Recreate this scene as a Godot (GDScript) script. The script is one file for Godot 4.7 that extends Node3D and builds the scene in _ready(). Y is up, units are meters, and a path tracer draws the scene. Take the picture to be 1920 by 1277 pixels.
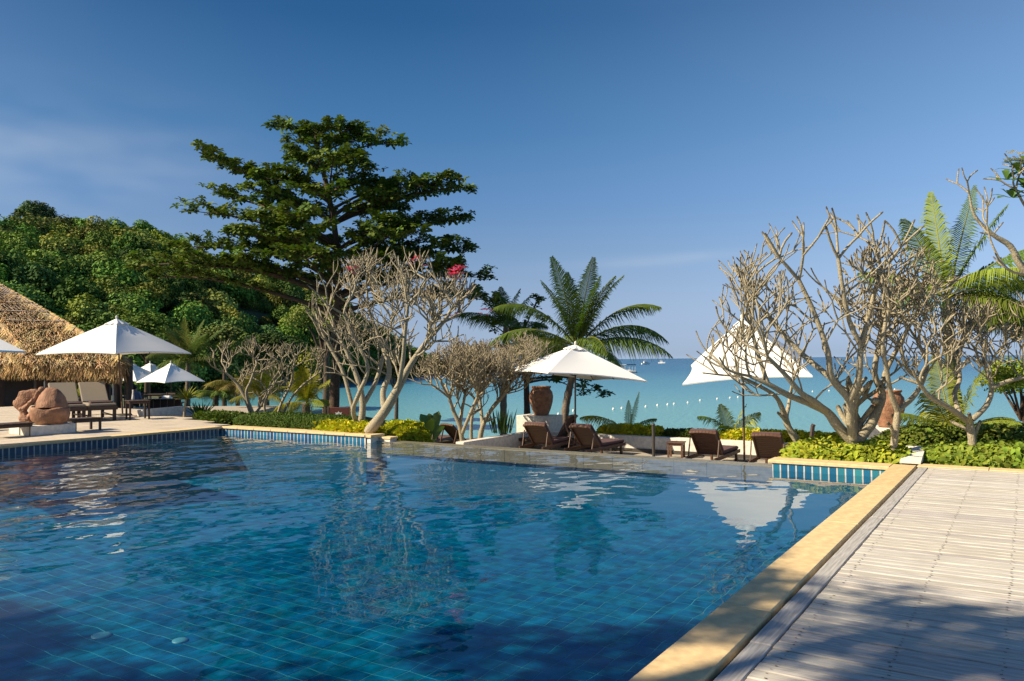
extends Node3D
# A resort pool above a bay. The pool's right edge runs along -Z, its boards along X; y = 0 is the deck.

const RIGHT := Vector3(0.8377, 0, -0.5461)   # level directions used to turn things
const AWAY := Vector3(-0.5461, 0, -0.8377)
const WATER := -0.155
const FLOOR := -1.05
const TERRACE := -1.0
const SEA := -3.0

var rng := RandomNumberGenerator.new()
var names := {}
var M := {}
var T := {}
var waves := []


# ---------------------------------------------------------------- mesh builder
class MB:
	var v := PackedVector3Array()
	var n := PackedVector3Array()
	var c := PackedColorArray()
	var uv := PackedVector2Array()
	var ix := PackedInt32Array()
	var col := Color.WHITE

	func vert(p: Vector3, nn: Vector3, t := Vector2.ZERO) -> int:
		v.append(p)
		n.append(nn)
		c.append(col)
		uv.append(t)
		return v.size() - 1

	func tri(a: int, b: int, d: int) -> void:      # counter-clockwise seen from the front
		ix.append(a)
		ix.append(d)
		ix.append(b)

	func quad(a: Vector3, b: Vector3, d: Vector3, e: Vector3, s := 1.0) -> void:
		var nn := (b - a).cross(e - a)
		if nn.length_squared() < 1e-14:
			nn = (d - b).cross(e - b)
		nn = nn.normalized()
		var w := a.distance_to(b) * s
		var h := a.distance_to(e) * s
		var i := vert(a, nn, Vector2(0, 0))
		vert(b, nn, Vector2(w, 0))
		vert(d, nn, Vector2(w, h))
		vert(e, nn, Vector2(0, h))
		tri(i, i + 1, i + 2)
		tri(i, i + 2, i + 3)

	func flat_tri(a: Vector3, b: Vector3, d: Vector3) -> void:
		var nn := (b - a).cross(d - a).normalized()
		var i := vert(a, nn, Vector2(a.x, a.z))
		vert(b, nn, Vector2(b.x, b.z))
		vert(d, nn, Vector2(d.x, d.z))
		tri(i, i + 1, i + 2)

	# a block with chamfered edges; t places its middle
	func box(t: Transform3D, size: Vector3, bev := 0.0) -> void:
		var h := size * 0.5
		var b := minf(bev, minf(h.x, minf(h.y, h.z)) * 0.6)
		for ax in 3:
			var u := (ax + 1) % 3
			var w := (ax + 2) % 3
			for s in [-1.0, 1.0]:
				var q := []
				for k in [[-1, -1], [1, -1], [1, 1], [-1, 1]]:
					var p := Vector3.ZERO
					p[ax] = h[ax] * s
					p[u] = (h[u] - b) * k[0]
					p[w] = (h[w] - b) * k[1]
					q.append(t * p)
				if s > 0:
					quad(q[0], q[1], q[2], q[3])
				else:
					quad(q[3], q[2], q[1], q[0])
		if b <= 0.0:
			return
		for ax in 3:
			var u := (ax + 1) % 3
			var w := (ax + 2) % 3
			for su in [-1.0, 1.0]:
				for sw in [-1.0, 1.0]:
					var p0 := Vector3.ZERO
					var p1 := Vector3.ZERO
					p0[ax] = -(h[ax] - b)
					p1[ax] = -(h[ax] - b)
					p0[u] = h[u] * su
					p0[w] = (h[w] - b) * sw
					p1[u] = (h[u] - b) * su
					p1[w] = h[w] * sw
					var p2 := p1
					var p3 := p0
					p2[ax] = h[ax] - b
					p3[ax] = h[ax] - b
					if su * sw > 0:
						quad(t * p0, t * p1, t * p2, t * p3)
					else:
						quad(t * p1, t * p0, t * p3, t * p2)
		for sx in [-1.0, 1.0]:
			for sy in [-1.0, 1.0]:
				for sz in [-1.0, 1.0]:
					var a := t * Vector3(h.x * sx, (h.y - b) * sy, (h.z - b) * sz)
					var d := t * Vector3((h.x - b) * sx, h.y * sy, (h.z - b) * sz)
					var e := t * Vector3((h.x - b) * sx, (h.y - b) * sy, h.z * sz)
					if sx * sy * sz > 0:
						flat_tri(a, d, e)
					else:
						flat_tri(a, e, d)

	func slab(lo: Vector3, hi: Vector3, bev := 0.0) -> void:
		box(Transform3D(Basis(), (lo + hi) * 0.5), hi - lo, bev)

	# a bar with a rectangular section between two points
	func bar(a: Vector3, b: Vector3, w: float, h: float, up := Vector3.UP, bev := 0.004) -> void:
		var z := (b - a).normalized()
		if absf(z.dot(up)) > 0.98:
			up = Vector3(1, 0, 0.2).normalized()
		var x := up.cross(z).normalized()
		var y := z.cross(x)
		box(Transform3D(Basis(x, y, z), (a + b) * 0.5), Vector3(w, h, a.distance_to(b)), bev)

	func tube(pts: Array, rad: Array, sides := 6, cap := true, vscale := 1.0) -> void:
		var count := pts.size()
		var d0: Vector3 = (pts[1] - pts[0]).normalized()
		var side := d0.cross(Vector3.UP if absf(d0.y) < 0.9 else Vector3.RIGHT).normalized()
		var base := v.size()
		var run := 0.0
		for i in count:
			var d: Vector3
			if i == 0:
				d = d0
			elif i == count - 1:
				d = (pts[i] - pts[i - 1]).normalized()
			else:
				d = ((pts[i] - pts[i - 1]).normalized() + (pts[i + 1] - pts[i]).normalized()).normalized()
			if i > 0:
				run += pts[i].distance_to(pts[i - 1])
			side = (side - d * side.dot(d)).normalized()
			var other := d.cross(side)
			for k in sides:
				var a := TAU * k / sides
				var nn := side * cos(a) + other * sin(a)
				vert(pts[i] + nn * rad[i], nn, Vector2(float(k) / sides, run * vscale))
		for i in count - 1:
			for k in sides:
				var k2 := (k + 1) % sides
				var a := base + i * sides + k
				var b := base + i * sides + k2
				tri(a, b, b + sides)
				tri(a, b + sides, a + sides)
		if cap:
			var d: Vector3 = (pts[count - 1] - pts[count - 2]).normalized()
			var tip := vert(pts[count - 1] + d * rad[count - 1] * 0.5, d)
			var last := base + (count - 1) * sides
			for k in sides:
				tri(last + k, last + (k + 1) % sides, tip)

	func lathe(prof: Array, seg: int, t := Transform3D()) -> void:
		var base := v.size()
		var m := prof.size()
		for i in m:
			var a: Vector2 = prof[maxi(i - 1, 0)]
			var b: Vector2 = prof[mini(i + 1, m - 1)]
			var tan := (b - a).normalized()
			for k in seg + 1:
				var th := TAU * k / seg
				var nn := Vector3(tan.y * cos(th), -tan.x, tan.y * sin(th))
				vert(t * Vector3(prof[i].x * cos(th), prof[i].y, prof[i].x * sin(th)), (t.basis * nn).normalized(), Vector2(float(k) / seg * 3.0, prof[i].y))
		for i in m - 1:
			for k in seg:
				var a := base + i * (seg + 1) + k
				var b := a + seg + 1
				tri(a, b, b + 1)
				tri(a, b + 1, a + 1)

	# a leaf or blade: points along its middle, half widths, the direction across
	func blade(pts: Array, half: Array, across: Vector3, fold := 0.0) -> void:
		var base := v.size()
		var m := pts.size()
		for i in m:
			var d: Vector3 = (pts[mini(i + 1, m - 1)] - pts[maxi(i - 1, 0)]).normalized()
			var x := (across - d * across.dot(d)).normalized()
			var nn := d.cross(x)
			if nn.y < 0:
				nn = -nn
			vert(pts[i] - x * half[i] + nn * fold * half[i], (nn + x * 0.25).normalized(), Vector2(0, float(i) / m))
			vert(pts[i] + x * half[i] + nn * fold * half[i], (nn - x * 0.25).normalized(), Vector2(1, float(i) / m))
		for i in m - 1:
			var a := base + i * 2
			var f := (v[a + 1] - v[a]).cross(v[a + 2] - v[a]).dot(n[a]) > 0
			if f:
				tri(a, a + 1, a + 3)
				tri(a, a + 3, a + 2)
			else:
				tri(a, a + 3, a + 1)
				tri(a, a + 2, a + 3)

	func mesh() -> ArrayMesh:
		var arr := []
		arr.resize(Mesh.ARRAY_MAX)
		arr[Mesh.ARRAY_VERTEX] = v
		arr[Mesh.ARRAY_NORMAL] = n
		arr[Mesh.ARRAY_COLOR] = c
		arr[Mesh.ARRAY_TEX_UV] = uv
		arr[Mesh.ARRAY_INDEX] = ix
		var m := ArrayMesh.new()
		m.add_surface_from_arrays(Mesh.PRIMITIVE_TRIANGLES, arr)
		return m


# ---------------------------------------------------------------- naming
func numbered(called: String) -> String:
	if not names.has(called):
		names[called] = 0
		return called
	names[called] += 1
	return "%s_%03d" % [called, names[called]]


func tag(o: Node, label: String, category: String, group := "", kind := "") -> Node:
	if label:
		o.set_meta("label", label)
	if category:
		o.set_meta("category", category)
	if group:
		o.set_meta("group", group)
	if kind:
		o.set_meta("kind", kind)
	return o


func thing(called: String, label: String, category: String, at := Vector3.ZERO, turn := 0.0, group := "") -> Node3D:
	var o := Node3D.new()
	o.name = numbered(called)
	add_child(o)
	o.position = at
	o.rotation.y = turn
	tag(o, label, category, group)
	return o


func part(called: String, mb, m: Material, parent: Node, kind := "") -> MeshInstance3D:
	var o := MeshInstance3D.new()
	o.mesh = mb.mesh() if mb is MB else mb
	o.material_override = m
	if parent == self:
		o.name = numbered(called)
		add_child(o)
	else:
		var k := 0
		var nm := called
		while parent.has_node(NodePath(nm)):
			k += 1
			nm = "%s_%03d" % [called, k]
		o.name = nm
		parent.add_child(o)
	if kind:
		o.set_meta("kind", kind)
	return o


# many alike parts: the caller counts, so that names need no search
func piece(called: String, k: int, m: Mesh, mt: Material, parent: Node, t: Transform3D) -> void:
	var o := MeshInstance3D.new()
	o.mesh = m
	o.material_override = mt
	o.name = called if k == 0 else "%s_%03d" % [called, k]
	parent.add_child(o)
	o.transform = t


func structure(called: String, mb, m: Material, label := "") -> MeshInstance3D:
	var o := part(called, mb, m, self)
	o.set_meta("kind", "structure")
	if label:
		o.set_meta("label", label)
	return o


func scatter(called: String, m: Mesh, mt: Material, places: Array, tints: Array, parent: Node, kind := "stuff") -> MultiMeshInstance3D:
	var mm := MultiMesh.new()
	mm.transform_format = MultiMesh.TRANSFORM_3D
	mm.use_colors = true
	mm.mesh = m
	mm.instance_count = places.size()
	for i in places.size():
		mm.set_instance_transform(i, places[i])
		mm.set_instance_color(i, tints[i])
	var o := MultiMeshInstance3D.new()
	o.multimesh = mm
	o.material_override = mt
	o.name = called if parent != self else numbered(called)
	parent.add_child(o, true)
	if kind:
		o.set_meta("kind", kind)
	return o


func dup(o: Node3D, called: String, at: Vector3, turn: float, label: String) -> Node3D:
	var r: Node3D = o.duplicate()
	r.name = numbered(called)
	add_child(r)
	r.position = at
	r.rotation = Vector3(0, turn, 0)
	r.set_meta("label", label)
	return r


# ---------------------------------------------------------------- materials
func noise_tex(freq: float, octaves: int, lo: float, hi: float, size := 512, seed_ := 1, kind := FastNoiseLite.TYPE_SIMPLEX_SMOOTH, bump := 0.0) -> NoiseTexture2D:
	var f := FastNoiseLite.new()
	f.seed = seed_
	f.frequency = freq
	f.noise_type = kind
	f.fractal_octaves = octaves
	var t := NoiseTexture2D.new()
	t.width = size
	t.height = size
	t.seamless = true
	if bump > 0.0:
		t.as_normal_map = true
		t.bump_strength = bump
	else:
		var g := Gradient.new()
		g.set_color(0, Color(lo, lo, lo))
		g.set_color(1, Color(hi, hi, hi))
		t.color_ramp = g
	t.noise = f
	return t


func mat(called: String, lin: Color, rough := 0.8, tex: Texture2D = null, scale := Vector3.ONE, tri := true) -> StandardMaterial3D:
	var m := StandardMaterial3D.new()
	m.resource_name = called
	m.albedo_color = lin.linear_to_srgb()
	m.roughness = rough
	m.vertex_color_use_as_albedo = true
	m.cull_mode = BaseMaterial3D.CULL_DISABLED
	if tex:
		m.albedo_texture = tex
		m.uv1_scale = scale
		m.uv1_triplanar = tri
	M[called] = m
	return m


func bumpy(m: StandardMaterial3D, tex: Texture2D, depth_cm: float) -> void:
	m.heightmap_enabled = true
	m.heightmap_texture = tex
	m.heightmap_scale = depth_cm


func materials() -> void:
	T.fine = noise_tex(0.02, 5, 0.84, 1.0, 512, 3)
	T.blot = noise_tex(0.008, 4, 0.6, 1.0, 512, 5)
	T.speck = noise_tex(0.09, 3, 0.8, 1.0, 512, 8)
	T.grain = noise_tex(0.015, 5, 0.72, 1.0, 512, 11)
	T.height = noise_tex(0.03, 5, 0.0, 1.0, 512, 21)
	T.bark = noise_tex(0.03, 5, 0.5, 1.0, 512, 41)
	T.sea1 = noise_tex(0.012, 5, 0, 1, 1024, 31, FastNoiseLite.TYPE_SIMPLEX_SMOOTH, 9.0)
	mat("white_wall", Color(0.78, 0.74, 0.66), 0.85, T.fine, Vector3.ONE * 0.7)
	mat("cloth_white", Color(0.87, 0.87, 0.85), 0.9)
	M.cloth_white.backlight_enabled = true
	M.cloth_white.backlight = Color(0.35, 0.34, 0.32)
	mat("cloth_taupe", Color(0.29, 0.245, 0.19), 0.9, T.speck, Vector3.ONE * 5.0)
	mat("cloth_plum", Color(0.115, 0.06, 0.062), 0.9, T.speck, Vector3.ONE * 5.0)
	mat("dark_wood", Color(0.06, 0.032, 0.022), 0.55, T.grain, Vector3(3, 3, 3))
	mat("red_wood", Color(0.13, 0.062, 0.036), 0.55, T.grain, Vector3(3, 3, 3))
	mat("pole_wood", Color(0.16, 0.085, 0.05), 0.5, T.grain, Vector3(2, 2, 2))
	mat("deck_wood", Color(0.68, 0.645, 0.59), 0.85, T.grain, Vector3(0.35, 7.0, 1), false)
	bumpy(M.deck_wood, T.grain, 0.07)
	mat("nail", Color(0.06, 0.05, 0.042), 0.7)
	mat("sandstone", Color(0.79, 0.585, 0.305), 0.8, T.fine, Vector3.ONE * 0.8)
	bumpy(M.sandstone, T.height, 0.15)
	mat("paving", Color(0.6, 0.52, 0.42), 0.85, T.fine, Vector3.ONE * 0.6)
	mat("terrace_stone", Color(0.42, 0.37, 0.3), 0.85, T.fine, Vector3.ONE * 0.5)
	mat("lip_stone", Color(0.2, 0.185, 0.125), 0.4, T.fine, Vector3.ONE * 1.0)
	mat("tile_glaze", Color(1, 1, 1), 0.12, T.speck, Vector3.ONE * 1.5)
	mat("floor_tile", Color(1, 1, 1), 0.9, T.blot, Vector3.ONE * 0.9)
	M.floor_tile.metallic_specular = 0.0
	mat("grout", Color(0.52, 0.5, 0.46), 0.9)
	mat("floor_grout", Color(0.05, 0.36, 0.49), 0.9, T.blot, Vector3.ONE * 0.4)
	M.floor_grout.metallic_specular = 0.0
	mat("terracotta", Color(0.47, 0.235, 0.13), 0.75, T.blot, Vector3.ONE * 1.3)
	bumpy(M.terracotta, T.height, 1.2)
	mat("bark_pale", Color(0.58, 0.5, 0.335), 0.85, T.bark, Vector3.ONE * 2.2)
	bumpy(M.bark_pale, T.height, 0.6)
	mat("bark_dark", Color(0.13, 0.085, 0.055), 0.9, T.blot, Vector3.ONE * 2.0)
	bumpy(M.bark_dark, T.height, 1.2)
	mat("palm_trunk", Color(0.25, 0.2, 0.15), 0.9, T.blot, Vector3(2, 6, 2))
	mat("leaf", Color(1, 1, 1), 0.6)
	M.leaf.backlight_enabled = true
	M.leaf.backlight = Color(0.6, 0.64, 0.28)
	M.leaf.metallic_specular = 0.2
	mat("far_leaf", Color(1, 1, 1), 0.75)
	M.far_leaf.metallic_specular = 0.2
	M.far_leaf.backlight_enabled = true
	M.far_leaf.backlight = Color(0.4, 0.44, 0.2)
	mat("straw", Color(1, 1, 1), 0.9)
	mat("thatch", Color(0.5, 0.36, 0.18), 0.95, T.grain, Vector3(1.2, 6.0, 1.2))
	bumpy(M.thatch, T.grain, 3.0)
	mat("soil", Color(0.085, 0.1, 0.035), 0.95, T.blot, Vector3.ONE * 0.3)
	mat("hill_floor", Color(0.035, 0.05, 0.018), 0.95)
	mat("petal", Color(1, 1, 1), 0.6)
	mat("paint_white", Color(0.8, 0.8, 0.78), 0.4)
	mat("paint", Color(1, 1, 1), 0.45)
	mat("glass_dark", Color(0.02, 0.025, 0.025), 0.06)
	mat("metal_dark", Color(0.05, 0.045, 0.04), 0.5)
	mat("skin", Color(1, 1, 1), 0.7)
	var w := mat("pool_surface", Color(0.0, 0.08, 0.2), 0.0)
	w.albedo_color.a = 0.17
	w.transparency = BaseMaterial3D.TRANSPARENCY_ALPHA
	w.metallic_specular = 0.38
	w.vertex_color_use_as_albedo = false
	var s := mat("sea_surface", Color(1, 1, 1), 0.22)
	s.metallic_specular = 0.16
	s.normal_enabled = true
	s.normal_texture = T.sea1
	s.normal_scale = 0.8
	s.uv1_scale = Vector3(1, 1, 1)


# ---------------------------------------------------------------- light, sky, camera
func sky_image() -> Image:
	var w := 1024
	var h := 512
	var im := Image.create(w, h, false, Image.FORMAT_RGBF)
	var f := FastNoiseLite.new()
	f.seed = 7
	f.frequency = 1.0
	f.fractal_octaves = 4
	var stops := [[0.0, Color(0.205, 0.262, 0.35)], [3.0, Color(0.18, 0.245, 0.345)], [8.0, Color(0.1, 0.18, 0.305)], [11.3, Color(0.063, 0.147, 0.291)], [16.0, Color(0.033, 0.11, 0.242)], [23.5, Color(0.0106, 0.062, 0.167)], [30.0, Color(0.007, 0.05, 0.14)], [90.0, Color(0.005, 0.035, 0.12)]]
	for y in h:
		var el := 90.0 - (y + 0.5) / h * 180.0
		var base: Color = stops[0][1]
		if el > 0:
			for k in stops.size() - 1:
				if el <= stops[k + 1][0]:
					var u: float = (el - stops[k][0]) / (stops[k + 1][0] - stops[k][0])
					base = (stops[k][1] as Color).lerp(stops[k + 1][1], u)
					break
		for x in w:
			if el <= 0:
				im.set_pixel(x, y, Color(0.25, 0.32, 0.42))
				continue
			var az := wrapf((x + 0.5) / w * 360.0, -180.0, 180.0)     # 0 looks along -Z
			# paler towards the sun's side of the sky, round the left of the bay
			var near_sun := 0.5 + 0.5 * cos(deg_to_rad(az + 138.0))
			var low := exp(-el / 12.0)
			# the sky is deepest a right angle away from the sun and brightens on both sides of that
			var across := cos(deg_to_rad(az + 138.0))
			var phase := across * across * exp(-el / 25.0) * (1.0 - exp(-el / 3.0))
			var mist := near_sun * near_sun * (0.26 * low + 0.03)
			var lit := Color(base.r + 0.25 * phase, base.g + 0.34 * phase, base.b + 0.47 * phase)
			var c := lit.lerp(Color(0.38, 0.42, 0.47), clampf(mist, 0, 1))
			var d := Vector3(sin(deg_to_rad(az)) * cos(deg_to_rad(el)), sin(deg_to_rad(el)), -cos(deg_to_rad(az)) * cos(deg_to_rad(el)))
			# thin wisps: long streaks lying low
			var wisp := f.get_noise_3d(d.x * 4.0, d.y * 22.0, d.z * 4.0) * 0.6 + f.get_noise_3d(d.x * 9.0 + 5.0, d.y * 60.0, d.z * 9.0) * 0.4
			var band := exp(-pow((el - 12.5) / 3.5, 2.0)) * clampf((near_sun - 0.5) * 2.6, 0, 1)
			var cloud := clampf(wisp + 0.35, 0, 1) * band * 0.75
			var streak := exp(-pow((el - 6.9 - 0.04 * (az + 25.0)) / 0.28, 2.0)) * exp(-pow((az + 22.0) / 7.0, 2.0)) * clampf(0.5 + wisp, 0, 1)
			cloud = clampf(cloud + 0.22 * streak, 0, 0.8)
			c = c.lerp(Color(0.48, 0.49, 0.5), cloud)
			im.set_pixel(x, y, c)
	return im


func stage() -> void:
	var cam := Camera3D.new()
	cam.name = "camera"
	add_child(cam)
	cam.position = Vector3(0, 1.6, 0)
	cam.rotation_degrees = Vector3(1.42, 33.1, -0.573)
	cam.fov = 46.68
	cam.near = 0.1
	cam.far = 60000.0
	cam.current = true
	var env := Environment.new()
	env.background_mode = Environment.BG_SKY
	env.tonemap_mode = Environment.TONE_MAPPER_LINEAR
	env.tonemap_exposure = 1.75
	env.sdfgi_enabled = true
	env.ssao_enabled = true
	env.ssil_enabled = true
	var pan := PanoramaSkyMaterial.new()
	pan.panorama = ImageTexture.create_from_image(sky_image())
	pan.energy_multiplier = 1.0
	env.sky = Sky.new()
	env.sky.sky_material = pan
	var we := WorldEnvironment.new()
	we.name = "world_environment"
	we.environment = env
	add_child(we)
	var sun := DirectionalLight3D.new()
	sun.name = "sun"
	add_child(sun)
	sun.light_energy = 1.6
	sun.light_color = Color(1.0, 0.93, 0.81)
	sun.light_angular_distance = 0.5
	sun.shadow_enabled = true
	sun.sky_mode = DirectionalLight3D.SKY_MODE_LIGHT_ONLY
	var to_sun := Vector3(-0.668 * 0.8, 0.6, 0.744 * 0.8)
	sun.look_at_from_position(to_sun * 50.0, Vector3.ZERO)


# ---------------------------------------------------------------- water
func wave_set() -> void:
	rng.seed = 77
	for k in 16:
		var lam := 0.17 * pow(1.16, k) * rng.randf_range(0.92, 1.08)
		var a := rng.randf_range(-0.9, 0.9) + (2.6 if k % 3 else 4.2)
		waves.append([Vector2(cos(a), sin(a)) * TAU / lam, rng.randf() * TAU, lam])


func rough_at(x: float, z: float) -> float:
	var t := clampf((-x - 4.5) / 9.0, 0, 1)
	return lerpf(0.006, 0.02, t * t * (3 - 2 * t)) * (0.75 + 0.25 * sin(x * 0.9 + z * 0.6) + 0.15 * sin(z * 1.7 - x * 0.4))


func pool_water() -> void:
	var mb := MB.new()
	var xs := []
	var zs := []
	var x := -16.98
	while x < -1.68:
		xs.append(x)
		x += 0.045
	xs.append(-1.685)
	var z := -12.92
	while z < -1.6:
		zs.append(z)
		z += 0.045
	while z < 2.0:
		zs.append(z)
		z += 0.3
	zs.append(2.0)
	for j in zs.size():
		for i in xs.size():
			var px: float = xs[i]
			var pz: float = zs[j]
			var k := rough_at(px, pz)
			var hgt := 0.0
			var gx := 0.0
			var gz := 0.0
			for w in waves:
				var kv: Vector2 = w[0]
				var ph: float = kv.x * px + kv.y * pz + w[1]
				var s: float = k * w[2] / TAU
				var cs := cos(ph) * k
				hgt += sin(ph) * s
				gx += cs * kv.x * w[2] / TAU
				gz += cs * kv.y * w[2] / TAU
			mb.vert(Vector3(px, WATER + hgt, pz), Vector3(-gx, 1, -gz).normalized())
	var nx := xs.size()
	for j in zs.size() - 1:
		for i in nx - 1:
			var a := j * nx + i
			mb.tri(a, a + nx, a + nx + 1)
			mb.tri(a, a + nx + 1, a + 1)
	structure("pool_water", mb, M.pool_surface)


func sea() -> void:
	var mb := MB.new()
	var rings := [12.0, 30.0, 40.0, 50.0, 60.0, 72.0, 86.0, 105.0, 130.0, 165.0, 215.0, 300.0, 450.0, 700.0, 1200.0, 2500.0, 6000.0, 15000.0, 40000.0]
	var cols := [Color(0.15, 0.32, 0.33), Color(0.12, 0.3, 0.33), Color(0.06, 0.215, 0.295), Color(0.018, 0.11, 0.205), Color(0.01, 0.08, 0.17), Color(0.015, 0.085, 0.17)]
	var at := [30.0, 70.0, 130.0, 300.0, 1000.0, 20000.0]
	var seg := 96
	for r in rings:
		var c: Color = cols[0]
		for k in at.size() - 1:
			if r >= at[k]:
				c = (cols[k] as Color).lerp(cols[k + 1], clampf((log(r) - log(at[k])) / (log(at[k + 1]) - log(at[k])), 0, 1))
		mb.col = c
		for s in seg + 1:
			var a := TAU * s / seg
			var p := Vector3(cos(a) * r, SEA, sin(a) * r)
			mb.vert(p, Vector3.UP, Vector2(p.x, p.z) / 9.0)
	for i in rings.size() - 1:
		for s in seg:
			var a := i * (seg + 1) + s
			var b := a + seg + 1
			mb.tri(a, a + 1, b + 1)
			mb.tri(a, b + 1, b)
	structure("sea", mb, M.sea_surface)


# ---------------------------------------------------------------- ground
func land(x: float, z: float) -> float:
	var p := Vector3(x, 0, z)
	var d := p.dot(AWAY)             # distance from the viewer's line
	var s := p.dot(RIGHT)
	var y := -0.06
	var dining := smoothstep(-0.36, -0.44, s / maxf(d, 1.0)) * smoothstep(80.0, 60.0, d)
	if z < -13.0 and x > -17.6 and x < 8.0:
		y = -0.5 if x < -12.7 else -1.15
		y = minf(y, -0.5 - 0.115 * maxf(0.0, d - 19.0))
	elif d > 24.0:
		y = lerpf(-0.06, -1.5, smoothstep(24.5, 31.0, d))
	var far := lerpf(y, -5.0, smoothstep(30.0, 54.0, d))
	if z < -21.5 and x > -17.0:
		far = lerpf(y, -5.0, smoothstep(26.0, 44.0, d))
	return lerpf(far, (-0.78 if d > 34.0 else minf(y, -0.3)) if d > 27.0 else y, dining)


func ground() -> void:
	var mb := MB.new()
	var step := 1.0
	var nx := 161
	var nz := 91
	for j in nz:
		for i in nx:
			var x := -115.0 + i * step
			var z := -102.7 + j * step
			if z > -13.4:
				z = -13.2 if x > -17.2 else z
			var y := land(x, z)
			if x > -12.7 and x < 8.0 and z > -21.2:
				y = -1.15
			mb.vert(Vector3(x, y, z), Vector3.UP, Vector2(x, z))
	for j in nz:
		for i in nx:
			var k := j * nx + i
			var p := mb.v[k]
			var e := 0.5
			mb.n[k] = Vector3(land(p.x - e, p.z) - land(p.x + e, p.z), 2 * e, land(p.x, p.z - e) - land(p.x, p.z + e)).normalized()
	for j in nz - 1:
		for i in nx - 1:
			var a := j * nx + i
			mb.tri(a, a + nx, a + nx + 1)
			mb.tri(a, a + nx + 1, a + 1)
	structure("ground", mb, M.soil)


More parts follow.
